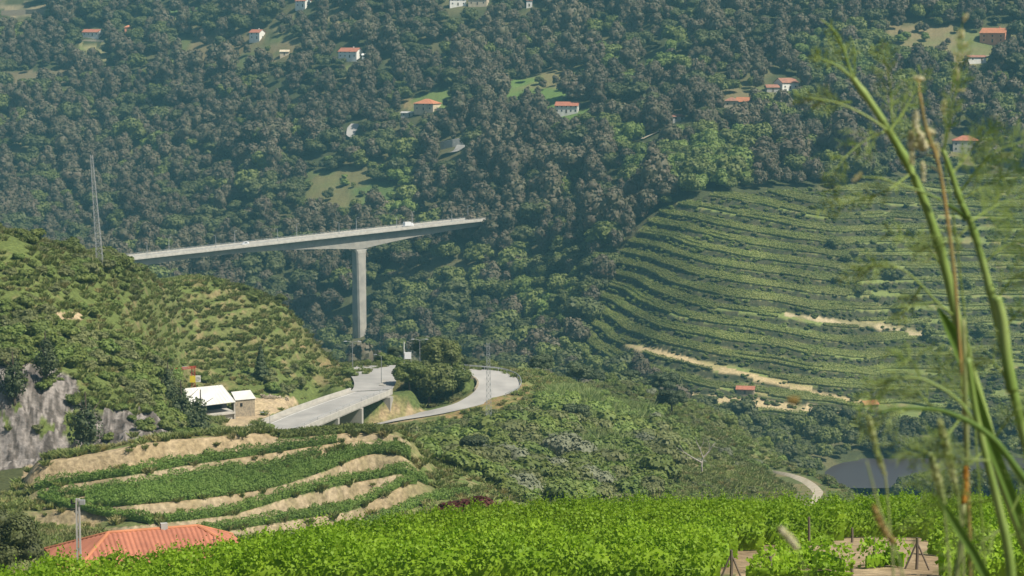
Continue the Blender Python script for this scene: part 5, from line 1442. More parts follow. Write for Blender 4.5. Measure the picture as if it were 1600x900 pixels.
# ------------------------------------------------------------------ FAR HOUSES
def house(u, v, wpx, wall, roof, dep, yaw, wm, rm, kind, label, win=3, cat="house", name="house", door=True, chim=False, wmul=1.0, lift=0.0):
    p = hit(u, v, 900); sc_ = p.y / F; w = wpx * sc_ / (abs(math.cos(yaw)) + .25 * abs(math.sin(yaw))) * wmul
    e = empty(name, (p.x, p.y, p.z + lift), label, cat, None, yaw)
    hw, hd = w / 2, dep / 2
    mb = MB()
    bot = [(-hw, -hd, -3), (hw, -hd, -3), (hw, hd, -3), (-hw, hd, -3)]; top = [(-hw, -hd, wall), (hw, -hd, wall), (hw, hd, wall), (-hw, hd, wall)]
    mb.hull(bot, top)
    if kind == 'gable':
        for s in (-1, 1):
            x0, x1 = s * hw, s * (hw - .25)
            if s < 0: x0, x1 = x1, x0
            mb.add([(x0, -hd, wall + .003), (x0, hd, wall + .003), (x0, 0, wall + roof), (x1, -hd, wall + .003), (x1, hd, wall + .003), (x1, 0, wall + roof)], [(0, 1, 2), (3, 5, 4), (0, 3, 4, 1), (1, 4, 5, 2), (2, 5, 3, 0)])
    mb.build("wall", wm, e)
    o = .55; th = .22; mb = MB(); zt = wall + roof; ze_ = wall - roof * o / hd
    if kind == 'gable':
        for s in (-1, 1):
            a_ = [(-hw - .4, s * (hd + o), ze_), (hw + .4, s * (hd + o), ze_), (hw + .4, 0, zt), (-hw - .4, 0, zt)]
            mb.hull(a_ if s < 0 else a_[::-1], [(x, y, z + th) for x, y, z in (a_ if s < 0 else a_[::-1])])
    else:
        rl = max(.3, hw - hd)
        E_ = [(-hw - o, -hd - o, wall - .1), (hw + o, -hd - o, wall - .1), (hw + o, hd + o, wall - .1), (-hw - o, hd + o, wall - .1)]
        V_ = E_ + [(-rl, 0, zt), (rl, 0, zt)] + [(x, y, z - .18) for x, y, z in E_]
        mb.add(V_, [(0, 1, 5, 4), (2, 3, 4, 5), (1, 2, 5), (3, 0, 4), (6, 9, 8, 7), (0, 6, 7, 1), (1, 7, 8, 2), (2, 8, 9, 3), (3, 9, 6, 0)])
    r_ = mb.build("roof", rm, e)
    if chim:
        mb = MB(); mb.box((hw * .3, .2, zt + .3), (.7, .7, 1.6)); mb.build("chimney", wm, r_)
    n = win
    for k in range(n):
        x = -hw + w * (k + .5) / n
        for zc in ([1.5] if wall < 4.2 else [1.4, 4.1]):
            if door and k == n // 2 and zc < 2: continue
            mb = MB(); mb.box((x, -hd - .03, zc), (min(.85, w / n * .4), .1, 1.05)); mb.build("window", M['glass'], e)
    if door and n:
        x = -hw + w * (n // 2 + .5) / n
        mb = MB(); mb.box((x, -hd - .03, .95), (1.1, .1, 2.1)); mb.build("door", M['wood'], e)
    mb = MB(); mb.box((hw + .03, 0, 1.5), (.1, 1.0, 1.2)); mb.build("window", M['glass'], e)
    return e
T, TO, TD, W_, CRM, SAL, GW, ST = M['tile'], M['tile_orange'], M['tile_dull'], M['white'], M['cream'], M['salmon'], M['greywall'], M['stone']
house(145, 56, 29, 3.0, 2.2, 8, -.35, W_, T, 'gable', "long white house with red gable roof above the tan terraces at upper left", 4)
house(201, 49, 13, 3.2, 1.8, 7, .2, SAL, TO, 'hip', "tiny red-roofed hut just right of the long white house at upper left", 1)
house(402, 61, 19, 5.0, 2.2, 8, -.5, W_, T, 'gable', "red-roofed house with white gable wall below the green field", 2, chim=True)
house(474, 11, 18, 4.6, 2.0, 9, -.5, W_, T, 'gable', "red-roofed white house cut by the top edge, right of the green field", 2)
house(548, 91, 33, 4.4, 2.6, 10, -.45, W_, T, 'gable', "white house with red gable roof and a lower white shed beside it", 4, chim=True)
house(574, 92, 16, 2.4, .9, 5, 0, W_, W_, 'gable', "low white shed beside the white house with red gable roof", 2, "shed", "shed")
house(668, 172, 34, 4.6, 3.0, 12, -.45, CRM, TO, 'hip', "cream house with bright orange hipped roof in a clearing", 3)
house(637, 182, 19, 2.4, .8, 6, -.2, GW, GW, 'gable', "low pale grey shed left of the orange hipped roof", 2, "shed", "shed")
house(887, 176, 37, 4.6, 2.2, 9, -.22, W_, T, 'gable', "long white house with red roof alone in the green clearing", 5)
house(1228, 139, 29, 4.0, 2.6, 10, .45, W_, TD, 'gable', "white-gabled house with dark red roof above the trees on the right", 3)
house(1143, 166, 22, 3.4, 2.0, 8, -.2, CRM, TD, 'hip', "cream house with dull red roof half hidden by trees", 2)
house(1163, 168, 24, 3.6, 2.4, 8, -.5, W_, TO, 'gable', "small white-gabled house with orange roof, right of the dull red roof", 2)
house(1206, 143, 20, 2.6, 1.5, 7, .1, GW, TD, 'gable', "low weathered brown-roofed shed left of the white-gabled house", 1, "shed", "shed")
house(1555, 66, 40, 6.0, 3.0, 11, -.55, SAL, TO, 'gable', "salmon pink two-storey house with orange gable roof at upper right", 3, chim=True)
house(1508, 236, 40, 6.2, 2.6, 11, -.15, GW, T, 'hip', "grey two-storey house with red hipped roof behind the fennel", 4)
house(1524, 96, 30, 2.6, 1.0, 7, .15, W_, TD, 'gable', "low whitewashed farm building below the salmon pink house", 2, "farm building", "farm_building")
house(715, 9, 26, 5.0, 1.6, 9, .1, W_, GW, 'hip', "pale house of the cluster cut by the top edge, left one", 3)
house(748, 8, 30, 4.6, 1.6, 9, -.2, CRM, GW, 'hip', "pale house of the cluster cut by the top edge, right one", 3)
house(827, 10, 9, 4.6, 1.2, 6, 0, W_, T, 'gable', "tiny white tower-like house at the top edge", 1)
house(1058, 189, 20, 2.6, 1.2, 8, .2, GW, TD, 'gable', "low grey shed with weathered roof at the edge of the light green trees", 2, "shed", "shed")
house(445, 86, 14, 2.6, 1.2, 6, 0, CRM, CRM, 'gable', "tiny cream hut below the middle of the upper fields", 1, "hut", "hut")
house(1165, 616, 28, 2.0, 1.0, 5, -.2, ST, T, 'gable', "stone hut with red roof on the lowest vine terraces", 1, "hut", "hut")
house(1358, 637, 24, 1.8, 1.2, 5, .3, ST, TO, 'gable', "small hut with bright orange roof on the terraces behind the fennel", 1, "hut", "hut")
house(540, 93, 8, 2.2, .6, 4, 0, GW, GW, 'gable', "tiny grey lean-to left of the white house with red gable roof", 0, "shed", "shed", door=False)
# walls and roads of the far side
def wall_run(pts, h, th, label, mat=M['stone']):
    P3 = [hit(u, v, 900) for u, v in pts]; o = P3[0]; mb = MB()
    for a_, b_2 in zip(P3[:-1], P3[1:]):
        d = (b_2 - a_); mb.hull([a_ - o + Vector((0, 0, -1.5)), b_2 - o + Vector((0, 0, -1.5)), b_2 - o + Vector((0, th, -1.5)), a_ - o + Vector((0, th, -1.5))],
                                [a_ - o + Vector((0, 0, h)), b_2 - o + Vector((0, 0, h)), b_2 - o + Vector((0, th, h)), a_ - o + Vector((0, th, h))])
    return tag(mb.build("retaining_wall", mat, None, tuple(o)), label, "wall")
wall_run([(688, 234), (707, 231), (724, 227)], 5.0, 1.0, "tall grey-brown retaining wall beside the far mountain road", M['greywall'])
wall_run([(2, 24), (40, 23), (74, 21)], 4.0, 1.0, "tan stone terrace wall in the upper left corner")
wall_run([(108, 66), (150, 65), (168, 67)], 1.6, .6, "pale garden wall below the long white house at upper left", M['cream'])
wall_run([(640, 180), (655, 178), (690, 172)], 1.6, .6, "pale garden wall around the cream house with orange roof", M['cream'])
def far_ribbon(cp, wid, label, name="road", mat=M['asphalt']):
    P3 = [hit(u, v, 900) for u, v in cp]
    A2, B2 = [], []
    for i, p in enumerate(P3):
        t = (P3[min(i + 1, len(P3) - 1)] - P3[max(i - 1, 0)]); t.z = 0; t.normalize(); n = Vector((t.y, -t.x, 0)) * wid / 2
        for L_, q in ((A2, p - n), (B2, p + n)): L_.append(Vector((q.x, q.y, p.z + .9)))
    ribbon(name, A2, B2, 0, mat, label)
far_ribbon([(556, 196), (550, 204), (549, 212), (556, 218), (572, 222), (592, 225)], 7, "grey mountain road bending out of the trees above the bridge")
far_ribbon([(688, 246), (700, 241), (712, 238), (722, 229)], 8, "grey mountain road below the retaining wall")
far_ribbon([(740, 257), (758, 259), (775, 262)], 5, "pale strip of mountain road between trees", "road", M['track'])
far_ribbon([(1003, 219), (1014, 214), (1030, 207)], 6, "pale strip of track among the light green trees", "track", M['track'])
far_ribbon([(1500, 100), (1530, 92), (1556, 88), (1575, 96)], 4, "pale farm track below the salmon pink house", "track", M['track'])

# ------------------------------------------------------------------ SINGLE TREES that stand out
CR['oak'] = [crown_mesh("oak_crown", lobes_round(3.6, 3.4, 4.2, 22, 31, .66, (.24, .42)), 9000, .21, LF['dark'], 31, core=.72)]
CR['isle'] = [crown_mesh("isle_crown", lobes_round(4.6, 4.2, 4.6, 18, 32, .66, (.26, .42)), 3800, .46, LF['mid'], 32, core=.74), crown_mesh("isle_crown", lobes_round(4.3, 3.9, 4.2, 16, 33, .66, (.26, .42)), 3400, .46, LF['shrub'], 33, core=.74)]
CR['tallpine'] = [crown_mesh("tall_pine_crown", lobes_tall(2.7, 2.2, 10.2, 11, s), 1300, .46, LF['pine'], s, core=.45) for s in (34, 35)]
CR['plum'] = [crown_mesh("plum_crown", lobes_round(1.75, 1.35, 2.3, 16, 36, .7, (.2, .34)), 2600, .17, LF['purple'], 36, core=.6)]
CR['dome'] = [crown_mesh('dome_crown', lobes_round(4.6, 3.6, 4.6, 20, s, .66, (.26, .40)), 3600, .42, LF['pine'], s, core=.74, low=-.4) for s in (37, 38)]
TR['small'] = trunk_mesh("trunk", 2.2, .09, 5, 4)
TRK.update({'dome': 'broad', 'oak': 'broad', 'isle': 'broad', 'tallpine': 'tall', 'plum': 'small'})
NAMES.update({'dome': ('stone_pine', 'tree'), 'oak': ('oak_tree', 'tree'), 'isle': ('broadleaf_tree', 'tree'), 'tallpine': ('pine_tree', 'tree'), 'plum': ('plum_tree', 'tree')})
def stand(kind, u, d, sc, label, group=None, sz=None, var=None, dz=-.2):
    x = float(aof(u, 600)) * d
    return plant(kind, (x, d, float(ground(x, d)) + dz), sc, label, group, sz=sz, var=var)
stand('oak', 2, 205, 1.0, "dark leafy oak at the left edge below the rock cutting")
stand('isle', 640, 577, 1.05, "round dark tree on the road island, closest to the viaduct", var=1)
stand('isle', 670, 582, 1.55, "largest leafy tree in the middle of the road island", var=0)
stand('isle', 708, 588, 1.15, "leafy tree at the loop side of the road island", var=1)
stand('isle', 690, 596, 1.2, "tree at the back of the road island, behind the largest one", var=0)
stand('dome', 676, 636, 1.3, "broad dark round pine behind the road island, right of the white cabinet", var=0)
stand('dome', 620, 626, .62, "small bright-topped pine left of the white cabinet", var=1)
stand('broad', 706, 622, .75, "low dark tree right of the round pine behind the island", var=0)
stand('shrub', 600, 622, 1.3, "bush on the verge behind the junction lamp", var=1)
stand('dome', 905, 690, 1.05, "spreading pine on the crest left of the terraced hillside", var=1)
stand('dome', 1040, 735, 1.1, "dark umbrella pine in front of the lower vine terraces", var=0)
stand('dome', 846, 655, .9, "wide dark pine on the crest right of the road bend", var=0)
stand('pine', 985, 720, .7, "small grey-green pine between two umbrella pines on the crest", var=1)
stand('dome', 1050, 655, 1.05, "dark round tree left of the bare dead tree", var=1)
stand('dome', 900, 560, .85, "dark round tree in the middle of the thicket", var=0)
stand('greysh', 893, 500, 2.5, "pale grey round bush low in the thicket above the vineyard")
stand('dome', 742, 462, .8, "dark tree low in the thicket at the right end of the knoll", var=0)
stand('tallpine', 132, 392, .95, "ragged pine growing in front of the grey rock cutting", var=0)
stand('tallpine', 74, 405, .8, "ragged pine on the rock cutting near its left end", var=1)
stand('tallpine', 22, 400, .8, "ragged pine at the far left of the rock cutting", var=0)
stand('tallpine', 308, 455, 1.02, "dark pine directly in front of the white warehouse roof", var=1)
stand('tallpine', 283, 452, .9, "dark pine left of the warehouse roof", var=0)
stand('tallpine', 262, 446, .8, "dark pine second left of the warehouse roof", var=1)
stand('broad', 322, 468, .55, "low leafy tree at the foot of the pines by the warehouse", var=1)
stand('cone', 408, 560, .85, "dark narrow conifer on the hillside above the sandy yard")
for k, (u, d, s_) in enumerate(((768, 1318, 1.45), (779, 1322, 1.6), (795, 1318, 1.55), (757, 1300, .85), (812, 1325, 1.5), (772, 1305, 1.2), (835, 1320, 1.4), (790, 1300, 1.3))):
    stand('euca', u, d, s_, "tall brown eucalyptus hiding the far end of the bridge", "eucalyptus trees at the far end of the bridge", var=k % 2)
for k, (u, d, s_) in enumerate(((588, 1205, .9), (600, 1210, 1.0), (580, 1195, .7), (540, 1200, .8))):
    stand('broad', u, d, s_, "leafy tree standing around the foot of the tall bridge pier", "trees around the foot of the pier", var=k % 3)
for k, (u, d, s_) in enumerate(((397, 606, 1.25), (437, 618, 1.1), (345, 606, .8), (185, 514, 1.3), (118, 505, 1.3), (60, 492, 1.1))):
    stand('shrub', u, d, s_, ["dark bush on the hill crest, left of a pair under the bridge deck", "dark bush on the hill crest, right of a pair under the bridge deck", "small bush on the crest right below the bridge deck", "bush on the crest right beside the lattice mast", "bush on the crest left of the lattice mast", "bush on the crest at the left edge of the photo"][k], var=k % 3)
stand('plum', 727, 143, 1.42, "dark red plum tree poking up behind the front vineyard", sz=1.05)
for k, (u, d, s_) in enumerate(((1408, 864, .8), (1422, 866, 1.1), (1436, 868, 1.2), (1452, 862, 1.3), (1474, 866, 1.1), (1498, 862, 1.45), (1520, 868, 1.2), (1545, 864, 1.4), (1570, 866, 1.2), (1594, 862, 1.5), (1620, 866, 1.2), (1306, 850, .7), (1322, 846, .6))):
    stand(('green', 'broad')[k % 2], u, d, s_, ("mid-green leafy tree on the near bank of the river" if k % 2 == 0 else "dark green round tree on the near bank of the river"), ("mid-green riverside trees" if k % 2 == 0 else "dark riverside trees"), var=k % 2, dz=-.6)
for k, (u, d, s_) in enumerate(((548, 576, 1.0), (551, 584, 1.2), (545, 592, 1.1))):
    stand('shrub', u, d, s_, "bush on the rock edge at the left side of the widened road", "bushes at the left road edge", var=k % 3)
for k, (u, d, s_) in enumerate(((735, 645, .8), (762, 652, .75), (790, 662, .9), (815, 672, .8), (862, 690, .95), (880, 702, .8), (930, 712, .85), (952, 724, .75), (600, 655, .8), (640, 660, .9), (705, 648, 1.0), (572, 640, .6), (1005, 735, .7), (830, 690, 1.0), (770, 680, 1.1), (738, 672, 1.0), (690, 668, 1.1))):
    kk = ('dome', 'isle')[k % 2]
    stand(kk, u, d, s_ * .92, ("dark dense round tree on the crest behind the road bend" if kk == 'dome' else "leafy mid-green tree on the crest behind the road bend"), ("dark trees on the crest" if kk == 'dome' else "leafy trees on the crest"), var=(k // 2) % 2)
for k, (u, d, s_) in enumerate(((520, 1225, 1.2), (532, 1210, 1.0), (540, 1240, 1.0), (512, 1260, 1.3), (525, 1285, 1.3), (538, 1290, 1.2), (586, 1240, 1.1), (596, 1260, 1.2), (606, 1235, 1.2), (528, 1190, 1.1), (552, 1188, .7), (566, 1186, .65))):
    stand(('green', 'broad', 'green')[k % 3], u, d, s_, ("mid-green tree close round the tall bridge pier" if k % 3 != 1 else "leafy tree standing around the foot of the tall bridge pier"), ("mid-green trees close round the pier" if k % 3 != 1 else "trees around the foot of the pier"), var=k % 2)
for k, (u, d, s_, lb) in enumerate(((655, 520, .62, "leafy tree in the thicket just below the looping road"), (700, 490, .6, "leafy tree in the thicket above the right end of the knoll"), (790, 520, .55, "low leafy tree in the thicket near the shorter lattice pylon"), (830, 475, .55, "leafy tree low in the thicket over the front vineyard"),
                                (945, 545, .6, "leafy tree in the thicket right of the dark round tree"), (985, 590, .6, "leafy tree in the thicket left of the bare dead tree"), (1140, 690, .6, "leafy tree right of and behind the bare dead tree"), (1195, 720, .7, "bright leafy tree above the upper end of the dirt track"), (775, 445, .6, "leafy tree between the plum tree and the grey round bush"))):
    stand('isle', u, d, s_, lb, var=k % 2)
# dead tree
p = hit(1097, 742, 450, 760); s_ = p.y / F
e = empty("dead_tree", tuple(p), "bare bleached dead tree with spreading forked branches", "tree")
def tp(u, v): return Vector(((u - 1097) * s_, (v % 7 - 3) * .12, (742 - v) * s_))
for nm, br, r0 in (("trunk", [(1097, 745), (1096, 728), (1098, 712)], .38), ("branch", [(1096, 722), (1082, 714), (1068, 706), (1056, 699)], .22), ("branch", [(1098, 714), (1108, 704), (1113, 695), (1118, 690)], .22), ("branch", [(1098, 714), (1093, 700), (1088, 690), (1086, 680)], .2),
                   ("branch", [(1068, 706), (1062, 697), (1060, 692)], .1), ("branch", [(1108, 704), (1108, 692), (1105, 683)], .1), ("branch", [(1093, 700), (1099, 690), (1098, 682)], .1), ("branch", [(1082, 714), (1072, 715), (1064, 712)], .09), ("branch", [(1113, 695), (1121, 699), (1126, 697)], .08)):
    mb = MB(); n = len(br); mb.tube([tp(*q) for q in br], [.9 * r0 * (1 - .65 * i / (n - 1)) for i in range(n)], 6); mb.build(nm, M['deadwood'], e)

# ------------------------------------------------------------------ RED-ROOFED HOUSE near the vineyard
yw = math.atan2(.349, .937)
cxm, cym = Vector((-33.0, 163.6)), None
c_ = Vector((-33.0, 163.6, 0)) + Vector((.937, .349, 0)) * 7.1
e = empty("tiled_house", (c_.x, c_.y, ZC - 41.9), "house with a large red ribbed tile hipped roof behind the front vineyard", "house", None, yw)
hw, hd, zeav, zrd, rl = 7.1, 5.1, 3.1, 5.1, 3.3
mb = MB(); mb.hull([(-hw + .6, -hd + .6, -3), (hw - .6, -hd + .6, -3), (hw - .6, hd - .6, -3), (-hw + .6, hd - .6, -3)], [(-hw + .6, -hd + .6, zeav + .05), (hw - .6, -hd + .6, zeav + .05), (hw - .6, hd - .6, zeav + .05), (-hw + .6, hd - .6, zeav + .05)]); mb.build("wall", M['cream'], e)
for x in (-4, 0, 4):
    mb = MB(); mb.box((x, -hd + .57, 1.6), (1.2, .1, 1.3)); mb.build("window", M['glass'], e)
def tiled(E0, E1, R0, R1, mat, parent, pitch=.36):
    E0, E1, R0, R1 = map(Vector, (E0, E1, R0, R1)); ex = (E1 - E0); Lx = ex.length; ex.normalize()
    nrm = ex.cross((R0 - E0)); nrm.normalize()
    if nrm.z < 0: nrm = -nrm
    up = nrm.cross(ex).normalized()
    if up.z < 0: up = -up
    H_ = (R0 - E0).dot(up); l0 = (R0 - E0).dot(ex); l1 = (R1 - E0).dot(ex)
    n = int(Lx / pitch * 6); V = []; Q = []
    for i in range(n + 1):
        s = Lx * i / n
        h = H_ * (s / l0 if s < l0 and l0 > 1e-6 else ((Lx - s) / (Lx - l1) if s > l1 and Lx - l1 > 1e-6 else 1))
        ph = (s / pitch) % 1; bmp = .11 * abs(math.sin(math.pi * ph)) ** .8
        for j in range(9):
            q = E0 + ex * s + up * (h * j / 8) + nrm * bmp; V.append(tuple(q))
    for i in range(n):
        for j in range(8): Q.append((i * 9 + j, i * 9 + 9 + j, i * 9 + 10 + j, i * 9 + j + 1))
    return link("roof_slope", mesh_np("roof_slope", V, Q, mat), parent)
cn = [(-hw, -hd, zeav), (hw, -hd, zeav), (hw, hd, zeav), (-hw, hd, zeav)]
rA, rB = (-rl, 0, zrd), (rl, 0, zrd)
rf = MB(); rf.add([tuple(Vector(q) - Vector((0, 0, .12))) for q in cn + [rA, rB]], [(0, 1, 5, 4), (2, 3, 4, 5), (1, 2, 5), (3, 0, 4), (3, 2, 1, 0)])
rfo = rf.build("roof", M['tile'], e)
tiled(cn[0], cn[1], rA, rB, M['tile'], rfo); tiled(cn[1], cn[2], rB, rB, M['tile'], rfo); tiled(cn[2], cn[3], rB, rA, M['tile'], rfo); tiled(cn[3], cn[0], rA, rA, M['tile'], rfo)
mb = MB()
for a_, b_2 in ((rA, rB), (rA, cn[0]), (rA, cn[3]), (rB, cn[1]), (rB, cn[2])):
    mb.tube([Vector(a_) + Vector((0, 0, .03)), Vector(b_2) + Vector((0, 0, .03))], [.16, .16], 8)
mb.build("ridge_tiles", M['tile_orange'], rfo)
mb = MB(); mb.box((.8, 0, zrd + .2), (.5, .4, .5)); mb.build("chimney", M['greywall'], rfo)
# concrete utility pole with a box
p = at(124, 900, 157); p.z = float(ground(p.x, p.y)); hgt = at(124, 779, 157).z - p.z
e = empty("utility_pole", tuple(p), "grey concrete utility pole with a small box, in front of the red tile roof", "pole")
mb = MB()
for x in (-.13, .13): mb.hull([(x - .07, -.1, -.5), (x + .07, -.1, -.5), (x + .07, .1, -.5), (x - .07, .1, -.5)], [(x * .7 - .05, -.08, hgt), (x * .7 + .05, -.08, hgt), (x * .7 + .05, .08, hgt), (x * .7 - .05, .08, hgt)])
for z in np.linspace(.8, hgt - .1, 9): mb.box((0, 0, z), (.2, .1, .16))
mb.build("shaft", M['greywall'], e)
mb = MB(); mb.box((.32, -.02, hgt - .25), (.36, .25, .32)); mb.build("service_box", M['steel'], e)
mb = MB(); mb.box((-.3, -.02, hgt - .35), (.3, .08, .08)); mb.box((-.42, -.02, hgt - .2), (.1, .1, .3)); mb.build("insulator", M['dark'], e)
def thin_pole(u, v0, v1, d, label, r=.05, mat=None, name="pole"):
    p = at(u, v1, d); p.z = float(ground(p.x, p.y)); h = at(u, v0, d).z - p.z
    e = empty(name, tuple(p), label, "pole")
    mb = MB(); mb.tube([(0, 0, -.4), (0, 0, h)], [r, r * .8], 6); mb.build("shaft", mat or M['wood'], e)
    mb = MB(); mb.box((0, 0, h - .25), (r * 9, r * 1.4, r * 1.4)); mb.build("cross_piece", mat or M['wood'], e)
    return e
thin_pole(334, 838, 862, 162, "thin short pole at the right eave of the red tile roof", .03)
pp = hit(1232, 722, 600, 900); thin_pole(1232, 676, 722, pp.y, "thin wooden pole standing behind the pale dirt track", .12)
pp = hit(1291, 772, 450, 900); thin_pole(1294, 742, 772, pp.y, "thin pole right at the outer bend of the pale dirt track", .05)
# vineyard posts
POSTS = [(1091, 846, 905, 1, "leaning-braced wooden post at the left edge of the bare soil"), (1142, 858, 905, 2, "wooden end post with a slanting brace at the foot of the bare soil"), (1263, 806, 868, 0, "tall straight wooden post in the middle of the leaf wall"),
         (1331, 824, 848, 0, "short wooden post with a crosspiece above the soil patch"), (1365, 838, 884, 0, "straight wooden post standing in the bare soil patch"), (1432, 838, 890, 2, "thick wooden end post with two braces right of the soil patch"),
         (1203, 868, 900, 1, "slanting wooden stake at the lower soil edge"), (1330, 880, 905, 0, "short stake among the small vines below the soil patch"), (1565, 862, 900, 0, "thin wooden post among the sparse vines at the right")]
for u, v0, v1, br, lb in POSTS:
    p = hit(u, v1, 60, 135); s_ = p.y / F; h = (v1 - v0) * s_
    e = empty("vineyard_post", tuple(p), lb, "post", "wooden posts of the front vineyard")
    mb = MB(); mb.tube([(0, 0, -.3), (.02, 0, h * .5), (0, 0, h)], [.062, .055, .05], 7); mb.build("post", M['wood'], e)
    for k in range(br):
        sg_ = 1 if k else -1
        mb = MB(); mb.tube([(sg_ * h * .45, -.1, -.2), (sg_ * .03, 0, h * .8)], [.04, .035], 6); mb.build("brace", M['wood'], e)

# ------------------------------------------------------------------ TALL PLANTS beside the camera
M['stem'] = mat_leaf("fennel_stem", (.20, .30, .065), (.18, .28, .055), (.30, .39, .12), .12, 14, rough=.45, spec=.35)
M['frond'] = mat_leaf("fennel_thread_leaves", (.31, .41, .11), (.28, .38, .10), (.37, .45, .16), .45, 9)
M['blade'] = mat_leaf("broad_grass_blade", (.075, .15, .022), (.10, .19, .03), (.15, .25, .05), .35, 5)
M['straw'] = mat_leaf("straw_stem", (.42, .28, .09), (.40, .25, .08), (.30, .26, .10), .1, 20)
M['spike'] = mat_leaf("green_seed_spike", (.30, .36, .13), (.27, .34, .12), (.40, .42, .20), .3, 40)
M['pale'] = mat_leaf("pale_dry_seeds", (.72, .68, .50), (.66, .62, .45), (.58, .55, .38), .35, 30)
M['orange'] = mat_plain("orange_dry_stem", (.62, .27, .04), (.5, .22, .04), 20)
def uvp(pts, d):
    if np.ndim(d) == 0: d = [d] * len(pts)
    return [at(u, v, dd) for (u, v), dd in zip(pts, d)]
def smooth_path(P3, n):
    A = np.array([tuple(p) for p in P3]); t = np.linspace(0, len(A) - 1, n)
    return np.stack([pchip(np.arange(len(A)), A[:, k], t) for k in range(3)], 1)
def to_ground(P3):
    """carry the lower end of a stem on into the soil"""
    a_ = P3[-1]; b_2 = P3[-2]
    g = Vector((a_.x + (a_.x - b_2.x) * 2.0, a_.y - .05, 0)); g.z = float(ground(g.x, g.y)) - .02
    return P3 + [a_.lerp(g, .5) + Vector((0, 0, .1)), g]
def px(w, d): return w / F * d / 2
def stem_mesh(name, P3, w0, w1, d, mat, parent, n=40, sides=9, nodes=()):
    path = smooth_path(P3, n); t = np.linspace(0, 1, n)
    r = px(w0 * (1 - t) + w1 * t, d)
    for q in nodes: r = r * (1 + .28 * np.exp(-((t - q) / .012) ** 2))
    mb = MB(); mb.tube([Vector(p) for p in path], list(r), sides)
    o = mb.build(name, mat, parent, smooth=True)
    return o
def local(e, P3): return [Vector(p) - e.location for p in P3]
def plant_root(name, P3, label, cat, group=None):
    return empty(name, tuple(P3[-1]), label, cat, group)
fr = np.random.default_rng(77)
def frond(parent, path, d, pairs, ln, seed, r=.8, sub=9, droop=0.0):
    pairs = int(pairs * 1.5); ln = ln * 1.15
    """feathery leaf: a rachis with side threads that branch again; path in photo pixels, thread length ln in pixels"""
    rg = np.random.default_rng(seed); mb = MB()
    P3 = smooth_path(uvp(path, [d + rg.uniform(-.05, .05) for _ in path]), 24)
    o = parent.location if parent else Vector((0, 0, 0)); k = d / F
    mb.tube([Vector(p) - o for p in P3], list(np.linspace(r * 2.4, r, 24) * k), 5)
    for i in range(pairs):
        t = .18 + .82 * (i + rg.uniform(0, .8)) / pairs
        j = min(22, int(t * 23)); c = Vector(P3[j]); tg = (Vector(P3[j + 1]) - c).normalized()
        for sgn in (-1, 1):
            L_ = ln * k * (1.05 - .55 * t) * rg.uniform(.6, 1.15)
            nrm = Vector((tg.z, 0, -tg.x)) * sgn
            dr = (tg * rg.uniform(.5, .95) + nrm * rg.uniform(.5, .95) + Vector((0, rg.uniform(-.7, .7), -droop))).normalized()
            e_ = c + dr * L_; m_ = c + dr * L_ * .5 + tg * L_ * .06
            mb.tube([c - o, m_ - o, e_ - o], [r * .8 * k, r * .65 * k, r * .4 * k], 3)
            for q in range(sub):
                f = .2 + .8 * (q + rg.random() * .7) / sub; b_2 = c.lerp(e_, f); s2 = rg.choice((-1, 1))
                d2 = (dr * rg.uniform(.5, 1) + Vector((dr.z, rg.uniform(-.8, .8), -dr.x)) * s2 * rg.uniform(.35, .9)).normalized()
                mb.tube([b_2 - o, b_2 + d2 * L_ * rg.uniform(.22, .5) - o], [r * .55 * k, r * .35 * k], 3)
    return mb.build("frond", M['frond'], parent)
def joint(e, P3, at_, w, d):
    c = smooth_path(P3, 40)[int(at_ * 39)]
# first fennel: the long leaning stalk
D1 = 2.75
A1 = to_ground(uvp([(1332, 122), (1360, 160), (1390, 206), (1425, 270), (1455, 345), (1480, 430), (1500, 520), (1530, 622), (1565, 745), (1600, 842), (1624, 915)], D1))
f1 = plant_root("fennel_plant", A1, "tall leaning fennel stalk with forked tip and feathery leaves beside the camera, the longer one", "fennel")
stem_mesh("stem", local(f1, A1), 10, 22, D1, M['stem'], f1, 90, 10, nodes=(.05, .22, .37, .52))
for nm, pt, w in (("side_shoot", [(1283, 92), (1308, 103), (1332, 122)], 7), ("side_shoot", [(1282, 30), (1302, 46), (1316, 70), (1324, 96), (1333, 122)], 6), ("side_shoot", [(1328, 56), (1336, 84), (1335, 120)], 4),
                  ("side_shoot", [(1258, 152), (1305, 160), (1340, 174), (1372, 193), (1386, 204)], 5.5), ("side_shoot", [(1340, 276), (1372, 278), (1405, 288), (1442, 300), (1470, 312)], 5),
                  ("side_shoot", [(1340, 424), (1385, 411), (1415, 424), (1440, 446), (1462, 470), (1488, 492)], 5), ("side_shoot", [(1390, 481), (1430, 477), (1466, 471)], 4)):
    stem_mesh(nm, local(f1, uvp(pt, D1 - .01)), w * .4, w * .8, D1, M['stem'], f1, 20, 6)
for k, (pt, pr, ln) in enumerate([([(1332, 122), (1318, 80), (1296, 40)], 7, 26), ([(1310, 104), (1290, 95), (1268, 84)], 6, 22), ([(1330, 160), (1290, 158), (1240, 150)], 9, 30), ([(1386, 204), (1360, 215), (1310, 260), (1296, 300)], 8, 40),
                                  ([(1395, 205), (1392, 150), (1384, 100), (1372, 70)], 9, 36), ([(1425, 270), (1380, 300), (1320, 318), (1275, 330)], 9, 34), ([(1400, 418), (1360, 415), (1310, 440)], 8, 34),
                                  ([(1440, 446), (1425, 470), (1400, 500)], 6, 30), ([(1482, 430), (1440, 380), (1380, 360)], 8, 36), ([(1390, 206), (1420, 160), (1440, 110)], 8, 34)]):
    frond(f1, pt, D1 + .02 * (k % 3), pr, ln, 200 + k)
